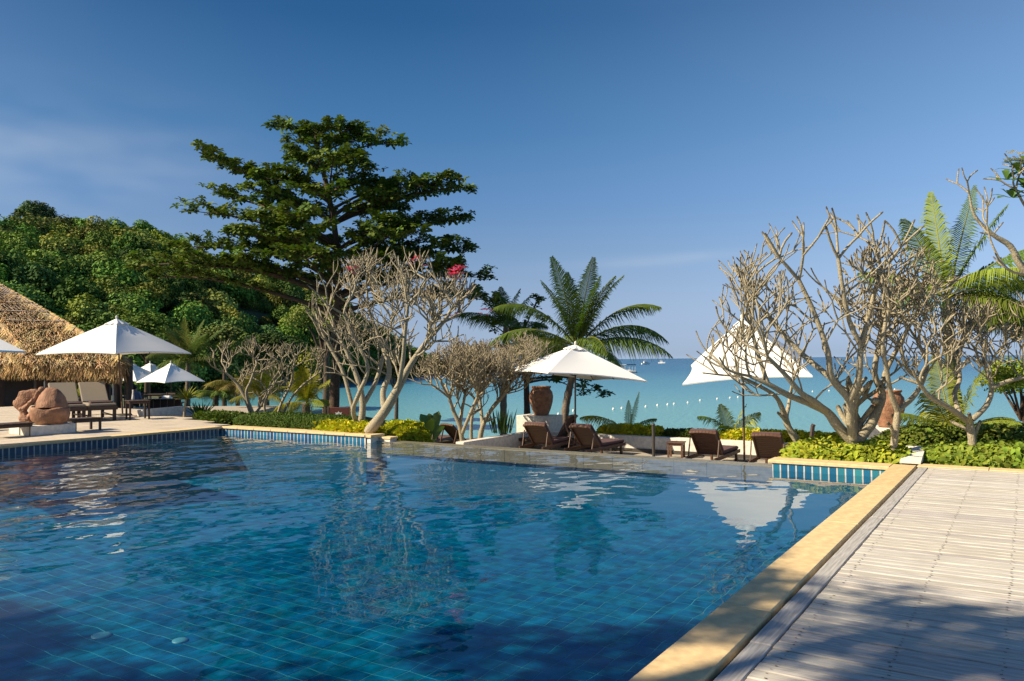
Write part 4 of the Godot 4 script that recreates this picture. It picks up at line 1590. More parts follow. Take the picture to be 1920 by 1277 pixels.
	o = bare_tree("frangipani_tree", "largest bare frangipani, thick forked trunk behind the right planter", at, [
		[[Vector3(-2.332, -0.048, -13.455), Vector3(-2.306, 0.171, -13.465), Vector3(-2.345, 0.307, -13.436)], 0.107, 0.101, 0],
		[[Vector3(-2.332, 0.239, -13.446), Vector3(-2.525, 0.495, -13.313), Vector3(-2.675, 0.733, -13.208), Vector3(-2.896, 0.885, -12.940), Vector3(-3.114, 1.002, -12.675), Vector3(-3.361, 1.191, -12.389), Vector3(-3.600, 1.318, -12.229)], 0.090, 0.027, 3],
		[[Vector3(-2.675, 0.733, -13.208), Vector3(-2.780, 0.920, -12.776), Vector3(-2.901, 1.071, -12.453), Vector3(-3.073, 1.360, -12.213), Vector3(-3.242, 1.603, -11.977)], 0.061, 0.027, 3],
		[[Vector3(-2.297, 0.238, -13.469), Vector3(-2.132, 0.481, -13.689), Vector3(-2.035, 0.728, -13.864), Vector3(-1.973, 0.980, -14.017), Vector3(-2.074, 1.327, -13.940), Vector3(-2.006, 1.846, -14.089)], 0.094, 0.035, 3],
		[[Vector3(-2.312, 0.317, -13.337), Vector3(-2.330, 0.593, -13.198), Vector3(-2.317, 0.931, -13.077), Vector3(-2.510, 1.266, -12.822), Vector3(-2.535, 1.675, -12.674), Vector3(-2.685, 2.244, -12.559), Vector3(-2.878, 2.774, -12.418)], 0.070, 0.030, 3],
		[[Vector3(-2.318, 0.915, -13.077), Vector3(-2.150, 1.265, -12.937), Vector3(-2.088, 1.750, -12.844), Vector3(-1.961, 2.311, -12.910), Vector3(-1.813, 2.912, -12.989)], 0.057, 0.028, 3],
		[[Vector3(-2.510, 1.266, -12.822), Vector3(-2.700, 1.431, -12.813), Vector3(-3.018, 1.724, -12.835), Vector3(-3.352, 2.151, -12.725), Vector3(-3.641, 2.542, -12.644)], 0.049, 0.027, 3],
		[[Vector3(-2.012, 0.850, -13.995), Vector3(-1.959, 1.321, -14.254), Vector3(-1.740, 1.847, -14.501), Vector3(-1.503, 2.381, -14.759)], 0.049, 0.028, 3],
		[[Vector3(-2.088, 1.750, -12.844), Vector3(-2.215, 2.149, -12.630), Vector3(-2.265, 2.619, -12.464), Vector3(-2.309, 3.055, -12.423)], 0.041, 0.027, 3],
		[[Vector3(-3.361, 1.191, -12.389), Vector3(-3.488, 1.687, -12.291), Vector3(-3.562, 2.100, -12.231)], 0.037, 0.023, 3],
	], Vector3(-2.525, 1.802, -13.154), Vector3(2.1, 1.9, 1.8), 3, 0.42, 301, "bare frangipani trees", 4)
	# sawn stub
	var b := MB.new()
	b.tube([Vector3(-2.051, 0.888, -13.729) - at, Vector3(-1.998, 0.899, -13.525) - at], [0.06, 0.062], 12)
	part("sawn_stub", b, M.bark_pale, o)

	at = Vector3(-3.201, -0.019, -13.843)
	at.y = -0.05
	bare_tree("frangipani_tree", "leaning bare frangipani left of the thick forked one", at, [
		[[Vector3(-3.178, -0.020, -13.858), Vector3(-3.293, 0.233, -13.775), Vector3(-3.394, 0.432, -13.703), Vector3(-3.435, 0.612, -13.671)], 0.066, 0.051, 0],
		[[Vector3(-3.421, 0.567, -13.682), Vector3(-3.479, 0.844, -13.516), Vector3(-3.553, 1.001, -13.344), Vector3(-3.729, 1.149, -13.105), Vector3(-3.953, 1.303, -12.836)], 0.045, 0.023, 3],
		[[Vector3(-3.436, 0.568, -13.672), Vector3(-3.438, 0.734, -13.905), Vector3(-3.428, 0.957, -14.024), Vector3(-3.383, 1.321, -14.162)], 0.041, 0.023, 3],
	], Vector3(-3.629, 1.514, -13.399), Vector3(1.25, 0.85, 1.1), 3, 0.28, 302)
	at = Vector3(-1.805, -0.017, -13.319)
	at.y = -0.02
	bare_tree("frangipani_tree", "slim bare frangipani at the corner of the deck beside the white wedge", at, [
		[[Vector3(-1.819, -0.033, -13.311), Vector3(-1.738, 0.235, -13.356), Vector3(-1.705, 0.521, -13.369), Vector3(-1.672, 0.766, -13.383)], 0.061, 0.047, 0],
		[[Vector3(-1.672, 0.750, -13.384), Vector3(-1.747, 1.058, -13.206), Vector3(-1.778, 1.425, -13.056), Vector3(-1.801, 1.825, -12.909), Vector3(-1.702, 2.382, -12.957)], 0.045, 0.025, 3],
		[[Vector3(-1.672, 0.766, -13.383), Vector3(-1.500, 0.958, -13.728), Vector3(-1.380, 1.202, -13.919), Vector3(-1.328, 1.494, -14.063), Vector3(-1.460, 1.835, -14.087)], 0.045, 0.025, 3],
		[[Vector3(-1.380, 1.202, -13.919), Vector3(-1.561, 1.417, -13.556), Vector3(-1.609, 1.746, -13.395)], 0.037, 0.023, 3],
	], Vector3(-1.566, 2.154, -13.411), Vector3(1.25, 1.25, 1.2), 4, 0.28, 303)
	at = Vector3(-0.733, -0.051, -13.781)
	at.y = -0.02
	bare_tree("frangipani_tree", "low wide bare frangipani behind the far end of the deck", at, [
		[[Vector3(-0.733, -0.067, -13.781), Vector3(-0.713, 0.246, -13.785), Vector3(-0.745, 0.608, -13.753)], 0.070, 0.055, 0],
		[[Vector3(-0.746, 0.592, -13.753), Vector3(-0.988, 0.819, -13.469), Vector3(-1.208, 0.986, -13.201), Vector3(-1.325, 1.189, -13.000)], 0.049, 0.027, 3],
		[[Vector3(-0.718, 0.624, -13.770), Vector3(-0.529, 0.840, -14.007), Vector3(-0.459, 1.119, -14.164), Vector3(-0.539, 1.405, -14.222)], 0.045, 0.027, 3],
		[[Vector3(-0.864, 0.706, -13.673), Vector3(-0.948, 0.998, -13.967), Vector3(-0.888, 1.238, -14.238), Vector3(-0.923, 1.573, -14.325)], 0.041, 0.025, 3],
		[[Vector3(-0.459, 1.095, -14.164), Vector3(-0.251, 1.199, -14.296), Vector3(-0.045, 1.253, -14.430), Vector3(0.162, 1.316, -14.563)], 0.037, 0.023, 3],
	], Vector3(-0.645, 1.734, -13.904), Vector3(1.3, 0.95, 1.2), 4, 0.28, 304)

	# one at the right edge still bears leaves and white flowers
	at = Vector3(1.363, -0.010, -14.071)
	at.y = -0.05
	o = bare_tree("frangipani_tree", "frangipani at the right edge with leaf tufts and white flowers", at, [
		[[Vector3(1.363, -0.010, -14.071), Vector3(1.196, 0.884, -13.936), Vector3(0.842, 1.780, -13.678), Vector3(0.388, 2.380, -13.365), Vector3(-0.008, 2.793, -13.095), Vector3(-0.156, 3.114, -12.988), Vector3(-0.358, 3.280, -12.852), Vector3(-0.564, 3.543, -12.710), Vector3(-0.625, 3.863, -12.660)], 0.09, 0.011, 2],
		[[Vector3(0.388, 2.380, -13.365), Vector3(0.082, 2.661, -12.918), Vector3(-0.189, 2.763, -12.619), Vector3(-0.352, 3.076, -12.504), Vector3(-0.418, 3.380, -12.452)], 0.024, 0.01, 2],
		[[Vector3(0.842, 1.780, -13.678), Vector3(0.545, 2.665, -13.339), Vector3(0.251, 3.332, -13.128), Vector3(0.042, 3.629, -12.983), Vector3(-0.076, 3.888, -12.898)], 0.045, 0.012, 3],
		[[Vector3(0.251, 3.332, -13.128), Vector3(0.139, 3.795, -13.161), Vector3(0.033, 4.093, -13.083)], 0.022, 0.012, 2],
	], Vector3(0.072, 3.573, -13.123), Vector3(1.3, 1.2, 1.2), 1, 0.22, 305)
	var ro := rosette(9, 0.3, 0.1, 0.2, 0.35)
	var spots := [Vector3(-0.178, 4.014, -12.828), Vector3(-0.052, 4.130, -12.907), Vector3(-0.122, 3.763, -12.872), Vector3(0.030, 3.909, -12.966), Vector3(0.049, 4.242, -13.089)]
	var tl := []
	var tc := []
	for p in spots:
		tl.append(Transform3D(Basis(Vector3.UP, rng.randf() * TAU).rotated(RIGHT, 0.3), p - at))
		tc.append(tinted(Color(0.1, 0.17, 0.04), 0.2))
	scatter("leaves", ro, M.leaf, tl, tc, o)
	flower_head(o, Vector3(-0.067, 4.278, -12.892) - at, 0.14, Color(0.8, 0.78, 0.66))


# ---------------------------------------------------------------- palms
func frond(b: MB, base: Vector3, dir: Vector3, length: float, droop: float, leaf: float, c: Color) -> void:
	var pairs := int(length * 20.0) + 10
	var pts := []
	var rads := []
	var d := dir.normalized()
	var p := base
	var n := 12
	for i in n + 1:
		pts.append(p)
		rads.append(lerpf(0.022, 0.004, float(i) / n) * clampf(length / 2.0, 0.5, 1.3))
		var t := float(i) / n
		d = (d + Vector3(0, -droop * (0.3 + 1.4 * t) / n, 0)).normalized()
		p += d * length / n
	b.col = Color(c.r * 1.5 + 0.06, c.g * 1.25 + 0.03, c.b + 0.01)
	b.tube(pts, rads, 5)
	var twist := rng.randf_range(-0.5, 0.5)
	var flank := dir.cross(Vector3.UP)
	if Vector2(dir.x, dir.z).length() < 0.3 * dir.length():
		flank = RIGHT.rotated(Vector3.UP, rng.randf_range(-0.9, 0.9))
	for k in pairs:
		var t := 0.13 + 0.86 * (k + 0.5) / pairs
		var q := t * n
		var i := mini(int(q), n - 1)
		var o: Vector3 = (pts[i] as Vector3).lerp(pts[i + 1], q - i)
		var f: Vector3 = (pts[i + 1] - pts[i]).normalized()
		var side := (flank - f * flank.dot(f)).normalized().rotated(f, twist)
		var up := side.cross(f)
		var len_ := leaf * 1.3 * sin(PI * clampf(0.16 + t * 0.8, 0, 1)) * rng.randf_range(0.88, 1.08)
		for s in [-1.0, 1.0]:
			var hang := 1.0 - absf(f.y)
			var o2: Vector3 = (f * (0.35 + 0.55 * t) + side * s * 0.95 + up * rng.randf_range(0.0, 0.3) * (1.0 - 0.8 * hang)).normalized()
			var sh := rng.randf_range(0.75, 1.2)
			b.col = Color(c.r * sh, c.g * sh, c.b * sh)
			var m1: Vector3 = o + o2 * len_ * 0.5 + Vector3(0, -len_ * (0.05 + 0.14 * hang), 0)
			var m2: Vector3 = o + o2 * len_ * 0.85 + Vector3(0, -len_ * (rng.randf_range(0.15, 0.45) + 0.5 * hang), 0)
			b.blade([o, m1, m2], [0.006 + leaf * 0.008, 0.008 + leaf * 0.014, 0.002], f, 0.0)


func palm(called: String, label: String, foot: Vector3, mids: Array, crown: Vector3, r0: float, r1: float, fronds: Array, c: Color, seed_: int, group := "palms between the pool and the bay", trunk_mat: Material = null) -> Node3D:
	rng.seed = seed_
	var o := thing(called, label, "palm tree", foot, 0.0, group)
	if crown.distance_to(foot) > 0.25:
		var pts := [Vector3.ZERO]
		for m in mids:
			pts.append(m - foot)
		pts.append(crown - foot)
		var rads := []
		for i in pts.size():
			rads.append(lerpf(r0, r1, float(i) / (pts.size() - 1)))
		var sp := smooth_path(pts, rads)
		# leaf scars as rings
		var fine := []
		var fr := []
		var total: int = sp[0].size()
		for i in total - 1:
			for k in 3:
				fine.append((sp[0][i] as Vector3).lerp(sp[0][i + 1], k / 3.0))
				fr.append(lerpf(sp[1][i], sp[1][i + 1], k / 3.0) * (1.08 if k == 0 else 0.97))
		fine.append(sp[0][total - 1])
		fr.append(sp[1][total - 1])
		var b := MB.new()
		b.tube(fine, fr, 12)
		part("trunk", b, trunk_mat if trunk_mat else M.palm_trunk, o)
	for f in fronds:
		var b := MB.new()
		var cc: Color = f[4] if f.size() > 4 else c
		frond(b, crown - foot, f[0], f[1], f[2], f[3], tinted(cc, 0.12))
		part("frond", b, M.leaf, o)
	return o


func ring(count: int, el0: float, el1: float, length: float, droop: float, leaf: float) -> Array:
	var out := []
	for k in count:
		var a := TAU * k / count + rng.randf_range(-0.25, 0.25)
		var el := deg_to_rad(lerpf(el0, el1, rng.randf()))
		out.append([Vector3(cos(a) * cos(el), sin(el), sin(a) * cos(el)), length * rng.randf_range(0.85, 1.1), droop * rng.randf_range(0.8, 1.25), leaf])
	return out


func palms() -> void:
	var green := Color(0.095, 0.145, 0.03)
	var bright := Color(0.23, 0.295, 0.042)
	var up := Vector3.UP
	rng.seed = 11
	# behind the centre parasol
	var fr := []
	for k in 8:
		var u := k / 7.0 * 2.0 - 1.0 + rng.randf_range(-0.15, 0.15)
		fr.append([up + RIGHT * (u * 0.45) + AWAY * rng.randf_range(-0.5, 0.5), rng.randf_range(2.4, 3.35) - 0.3 * absf(u), rng.randf_range(0.2, 0.5) + 0.5 * absf(u), rng.randf_range(0.5, 0.68)])
	fr.append_array([
		[up + RIGHT * 0.8, 3.2, 1.4, 0.66], [up * 0.75 + RIGHT * 1.0 + AWAY * 0.2, 3.4, 1.6, 0.7], [up * 0.4 + RIGHT * 1.0 - AWAY * 0.1, 3.2, 1.3, 0.66], [up + RIGHT * -0.75 - AWAY * 0.2, 3.3, 1.5, 0.64], [up * 0.7 + RIGHT * -1.0 + AWAY * 0.1, 3.2, 1.6, 0.66], [up * 0.45 + RIGHT * -0.9 - AWAY * 0.4, 2.8, 1.5, 0.6],
		[up * 0.1 + RIGHT * -0.8, 2.2, 1.4, 0.5], [up * 0.15 + RIGHT * 0.6 - AWAY * 0.8, 2.3, 1.4, 0.55], [up * 0.5 - AWAY + RIGHT * 0.3, 2.6, 1.5, 0.6], [up * 0.6 + AWAY, 2.6, 1.2, 0.6], [up * 0.3 + RIGHT * -0.5 + AWAY * 0.6, 2.6, 1.3, 0.6]])
	palm("coconut_palm", "coconut palm with wide feathered fronds behind the centre parasol", Vector3(-12.603, -0.825, -22.305) * Vector3(1, 0, 1) + Vector3(0, -1.5, 0), [Vector3(-12.528, -0.050, -22.331), Vector3(-12.284, 0.984, -22.340)], Vector3(-12.056, 1.975, -22.340), 0.13, 0.1, fr, green, 401)
	# slimmer one left of it
	rng.seed = 12
	palm("coconut_palm", "slim palm with small upright fronds left of the urn", Vector3(-17.286, -1.324, -25.835) * Vector3(1, 0, 1) + Vector3(0, -1.6, 0), [Vector3(-17.260, -0.172, -25.817), Vector3(-17.193, 1.293, -25.818)], Vector3(-17.124, 2.863, -25.816), 0.14, 0.1, ring(5, 55, 80, 2.0, 0.4, 0.5) + ring(6, 10, 40, 2.1, 1.2, 0.5), green, 402)
	# right: tall palm behind the bare trees
	fr = [
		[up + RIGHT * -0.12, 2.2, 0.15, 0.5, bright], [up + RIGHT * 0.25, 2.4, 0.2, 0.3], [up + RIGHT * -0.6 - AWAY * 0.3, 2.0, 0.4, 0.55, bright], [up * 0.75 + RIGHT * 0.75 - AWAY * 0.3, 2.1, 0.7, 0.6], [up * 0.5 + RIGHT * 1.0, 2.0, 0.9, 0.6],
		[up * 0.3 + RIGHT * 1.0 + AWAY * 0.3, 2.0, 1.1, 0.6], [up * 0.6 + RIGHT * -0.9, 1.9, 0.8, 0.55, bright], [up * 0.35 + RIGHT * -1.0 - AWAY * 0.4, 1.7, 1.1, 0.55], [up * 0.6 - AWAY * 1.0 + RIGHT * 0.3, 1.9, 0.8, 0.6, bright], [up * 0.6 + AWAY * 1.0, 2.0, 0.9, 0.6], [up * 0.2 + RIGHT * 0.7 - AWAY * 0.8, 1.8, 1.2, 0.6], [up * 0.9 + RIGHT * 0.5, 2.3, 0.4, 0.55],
	]
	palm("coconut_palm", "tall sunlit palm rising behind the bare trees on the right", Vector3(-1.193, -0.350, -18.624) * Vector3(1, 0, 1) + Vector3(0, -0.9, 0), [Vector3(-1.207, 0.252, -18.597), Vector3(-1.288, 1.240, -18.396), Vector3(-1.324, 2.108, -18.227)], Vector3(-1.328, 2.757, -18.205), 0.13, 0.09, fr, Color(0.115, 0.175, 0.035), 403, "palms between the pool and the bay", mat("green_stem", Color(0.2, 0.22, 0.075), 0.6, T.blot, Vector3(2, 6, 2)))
	rng.seed = 14
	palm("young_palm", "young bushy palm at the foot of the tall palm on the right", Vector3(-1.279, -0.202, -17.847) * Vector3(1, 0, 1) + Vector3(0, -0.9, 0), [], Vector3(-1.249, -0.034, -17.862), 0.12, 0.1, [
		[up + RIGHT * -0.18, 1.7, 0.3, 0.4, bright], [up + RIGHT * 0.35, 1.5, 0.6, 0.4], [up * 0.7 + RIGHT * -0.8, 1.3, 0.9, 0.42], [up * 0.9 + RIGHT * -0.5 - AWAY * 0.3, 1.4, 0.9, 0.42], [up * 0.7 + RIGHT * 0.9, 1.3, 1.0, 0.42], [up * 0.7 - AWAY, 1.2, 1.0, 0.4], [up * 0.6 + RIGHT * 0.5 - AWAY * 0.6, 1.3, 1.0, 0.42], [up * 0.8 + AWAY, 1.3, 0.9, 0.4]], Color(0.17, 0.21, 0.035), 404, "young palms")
	rng.seed = 15
	palm("coconut_palm", "palm whose drooping fronds reach in at the right edge of the view", Vector3(0.765, -0.643, -20.864) * Vector3(1, 0, 1) + Vector3(0, -0.9, 0), [Vector3(0.790, 0.506, -20.847)], Vector3(0.782, 2.343, -20.787), 0.14, 0.1, ring(9, 5, 45, 2.0, 1.2, 0.55) + ring(5, 50, 75, 2.0, 0.5, 0.5), green, 405)
	# young palms in the bed behind the terrace wall
	rng.seed = 16
	palm("young_palm", "young palm with arching yellow green fronds right of the centre parasol pole", Vector3(-9.863, -0.578, -21.338) * Vector3(1, 0, 1) + Vector3(0, -0.6, 0), [], Vector3(-9.863, -0.562, -21.337), 0.06, 0.05, [
		[up * 0.8 + RIGHT * -0.95, 1.55, 1.1, 0.4, bright], [up + RIGHT * 0.02, 0.95, 0.05, 0.16, bright], [up + RIGHT * 0.27, 1.25, 0.1, 0.14, bright], [up * 0.75 + RIGHT * 0.8, 0.95, 0.9, 0.3], [up * 0.6 + RIGHT * -0.6 - AWAY * 0.5, 1.0, 1.1, 0.35, bright], [up * 0.5 + RIGHT * 0.5 - AWAY * 0.6, 0.8, 1.0, 0.3]], Color(0.2, 0.25, 0.04), 406, "young palms")
	rng.seed = 17
	palm("young_palm", "young green palm behind the steep parasol's pole", Vector3(-6.783, -0.592, -21.316) * Vector3(1, 0, 1) + Vector3(0, -0.65, 0), [], Vector3(-6.781, -0.505, -21.314), 0.06, 0.05, [
		[up * 0.95 + RIGHT * -0.8, 1.1, 1.1, 0.32], [up + RIGHT * -0.3, 0.9, 0.4, 0.3], [up + RIGHT * 0.4, 0.95, 0.5, 0.35, bright], [up * 0.8 + RIGHT * 0.7, 1.0, 0.6, 0.35, bright], [up * 0.6 + RIGHT * -0.4 - AWAY * 0.5, 0.8, 1.0, 0.3], [up * 0.6 + RIGHT * 0.4 - AWAY * 0.6, 0.8, 1.0, 0.3]], green, 407, "young palms")
	# left group by the beach
	rng.seed = 18
	palm("small_palm", "small palm with a pale trunk right of the agave", Vector3(-34.484, -1.082, -25.363) * Vector3(1, 0, 1) + Vector3(0, -1.75, 0), [Vector3(-34.498, -0.676, -25.342)], Vector3(-34.459, 0.053, -25.345), 0.16, 0.13, ring(8, 0, 40, 1.1, 1.5, 0.4), green, 408, "small palms by the beach")
	rng.seed = 19
	palm("small_palm", "small palm with straw coloured hanging fronds", Vector3(-35.210, -1.228, -27.282) * Vector3(1, 0, 1) + Vector3(0, -1.8, 0), [Vector3(-35.225, -0.802, -27.260)], Vector3(-35.269, 0.419, -27.195), 0.13, 0.1, ring(10, 0, 55, 1.9, 1.6, 0.5), Color(0.19, 0.17, 0.055), 409, "small palms by the beach")
	rng.seed = 20
	palm("feather_palm", "feathery palm rising behind the dining parasols", Vector3(-41.037, -1.468, -28.267) * Vector3(1, 0, 1) + Vector3(0, -1.6, 0), [Vector3(-41.009, -0.225, -28.248)], Vector3(-40.970, 1.577, -28.221), 0.16, 0.12, ring(8, 45, 80, 2.9, 0.7, 0.7) + ring(7, 15, 45, 2.6, 1.3, 0.6), Color(0.085, 0.12, 0.03), 410, "small palms by the beach")
	rng.seed = 21
	palm("fan_palm", "yellow lit bushy palm left of the flower emblem sign", Vector3(-25.296, -0.762, -22.984) * Vector3(1, 0, 1) + Vector3(0, -1.5, 0), [Vector3(-25.289, -0.427, -22.979)], Vector3(-25.264, -0.138, -22.987), 0.2, 0.16, ring(8, 48, 80, 1.7, 0.6, 0.45) + ring(6, 5, 45, 1.4, 1.3, 0.4), Color(0.2, 0.22, 0.03), 411, "small palms by the beach")
	rng.seed = 22
	palm("fan_palm", "olive bushy palm behind the small bare frangipani", Vector3(-29.307, -0.956, -23.958) * Vector3(1, 0, 1) + Vector3(0, -1.6, 0), [Vector3(-29.299, -0.591, -23.952)], Vector3(-29.286, 0.017, -23.943), 0.16, 0.14, ring(7, 45, 80, 1.8, 0.7, 0.45) + ring(6, 5, 45, 1.6, 1.3, 0.4), Color(0.13, 0.15, 0.03), 412, "small palms by the beach")
	# broad leaves right of the yellow shrub
	var o := thing("banana_plant", "broad leaved plant with upright split leaves right of the yellow shrub", "plant", Vector3(-12.442, -0.456, -15.354) * Vector3(1, 0, 1) + Vector3(0, -0.6, 0))
	rng.seed = 23
	for a in [[-0.22, 1.0, 0.0], [0.16, 1.05, 0.1], [0.4, 0.75, -0.2], [-0.45, 0.7, 0.3], [0.02, 0.9, -0.3], [-0.05, 1.0, 0.2]]:
		var b := MB.new()
		b.col = tinted(Color(0.12, 0.19, 0.06), 0.2)
		var d: Vector3 = (up + RIGHT * a[0] + AWAY * a[2]).normalized()
		var L: float = a[1]
		var s: Vector3 = Vector3(0, -0.1, 0) + RIGHT * a[0] * 0.2
		b.blade([Vector3.ZERO, d * L * 0.35, d * L * 0.6, d * L * 0.85 + s * 0.3, d * L + s], [0.012, 0.02, 0.1, 0.11, 0.015], RIGHT + AWAY * 0.4, 0.25)
		part("leaf", b, M.leaf, o)
	# sword leaved plants by the pedestal
	o = thing("sword_plant", "clump of upright dark sword leaves left of the urn pedestal", "plant", Vector3(-13.325, -0.644, -19.799) * Vector3(1, 0, 1) + Vector3(0, -0.6, 0))
	sword_leaves(o, 34, 0.75, 0.6, 0.04, Color(0.05, 0.085, 0.025), 0.25)
	# agave and yucca by the paving
	o = thing("agave", "dark green spiky agave at the corner of the paving", "plant", Vector3(-20.817, 0.000, -14.771))
	sword_leaves(o, 60, 0.55, 0.3, 0.035, Color(0.045, 0.095, 0.025), 0.75)
	o = thing("dracaena", "yellow green dracaena on a thin pale stem beside the paving", "plant", Vector3(-21.088, 0.000, -14.401))
	var b := MB.new()
	b.tube([Vector3.ZERO, Vector3(0.02, 0.25, 0), RIGHT * 0.06 + up * 0.52], [0.035, 0.03, 0.03], 8)
	part("stem", b, M.bark_pale, o)
	var tuft := Node3D.new()
	tuft.name = "leaf_tuft"
	o.add_child(tuft)
	tuft.position = RIGHT * 0.06 + up * 0.52
	sword_leaves(tuft, 70, 0.52, 0.05, 0.03, Color(0.26, 0.27, 0.035), 1.15)
	# potted plant beside the loungers
	o = thing("potted_plant", "yellow green potted plant behind the taupe loungers", "potted plant", Vector3(-25.05, 0.42, -13.3))
	b = MB.new()
	b.lathe([Vector2(0.001, 0), Vector2(0.07, 0), Vector2(0.1, 0.14), Vector2(0.09, 0.14), Vector2(0.001, 0.12)], 16)
	part("pot", b, M.white_wall, o)
	tuft = Node3D.new()
	tuft.name = "leaf_tuft"
	o.add_child(tuft)
	tuft.position = Vector3(0, 0.14, 0)
	sword_leaves(tuft, 60, 0.55, 0.12, 0.03, Color(0.24, 0.27, 0.03), 0.8)


func sword_leaves(o: Node3D, count: int, length: float, spread: float, width: float, c: Color, open: float) -> void:
	rng.seed = count * 7 + 3
	for k in count:
		var b := MB.new()
		var a := k * 2.399
		var el := PI / 2 - open * sqrt(float(k) / count) * 1.2
		var d := Vector3(cos(a) * cos(el), sin(el), sin(a) * cos(el))
		var p := Vector3(cos(a), 0, sin(a)) * spread * 0.5 * sqrt(rng.randf())
		var L := length * rng.randf_range(0.7, 1.1)
		b.col = tinted(c, 0.25)
		var sag := Vector3(0, -L * 0.16 * open, 0)
		b.blade([p, p + d * L * 0.4, p + d * L * 0.75 + sag * 0.5, p + d * L + sag], [width * 0.35, width * 0.5, width * 0.35, 0.002], d.cross(Vector3(0.3, 1, 0.2)), 0.25)
		part("leaf", b, M.leaf, o)


# ---------------------------------------------------------------- hedges and beds
func hedge(called: String, label: String, category: String, a: Vector3, b: Vector3, width: float, height: float, leaf: ArrayMesh, count: int, c: Color, spread: float, square := 3.0) -> void:
	var mid := (a + b) * 0.5
	var o := thing(called, label, category, mid)
	var along := (b - a)
	var L := along.length()
	var ax := along / L
	var side := ax.cross(Vector3.UP).normalized()
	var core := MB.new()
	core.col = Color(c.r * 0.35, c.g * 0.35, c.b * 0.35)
	var rows := []
	for i in 11:
		var u := i / 10.0 * 2.0 - 1.0
		var k := pow(1.0 - pow(absf(u), square * 2.0), 0.5) if absf(u) < 1.0 else 0.02
		for j in 9:
			var th := PI * j / 8.0
			var sx := signf(cos(th)) * pow(absf(cos(th)), 2.0 / square)
			var sy := pow(sin(th), 2.0 / square)
			var nn := (side * cos(th) + Vector3.UP * sin(th)).normalized()
			core.vert(a - mid + along * (i / 10.0) + side * sx * width * 0.44 * k + Vector3.UP * sy * height * 0.86 * k, nn)
	for i in 10:
		for j in 8:
			var q := i * 9 + j
			core.tri(q, q + 9, q + 10)
			core.tri(q, q + 10, q + 1)
	part("dark_core", core, M.far_leaf, o)
	var places := []
	var tints := []
	for i in count:
		var u := rng.randf() * 2.0 - 1.0
		var k := pow(maxf(1.0 - pow(absf(u), square * 2.0), 0.02), 0.5)
		var th := PI * rng.randf()
		var sx := signf(cos(th)) * pow(absf(cos(th)), 2.0 / square)
		var sy := pow(sin(th), 2.0 / square)
		var q := rng.randf_range(0.88, 1.0)
		var p := a - mid + along * (u * 0.5 + 0.5) + side * sx * width * 0.5 * k * q + Vector3.UP * (sy * height * k * q)
		var nn := (side * cos(th) + Vector3.UP * (sin(th) + 0.3) + Vector3(rng.randfn(), rng.randfn(), rng.randfn()) * 0.3).normalized()
		var bs := Basis(Quaternion(Vector3.UP, nn)) * Basis(Vector3.UP, rng.randf() * TAU)
		places.append(Transform3D(bs.scaled(Vector3.ONE * rng.randf_range(0.75, 1.25)), p))
		tints.append(tinted(c, spread))
	scatter("foliage", leaf, M.leaf, places, tints, o)


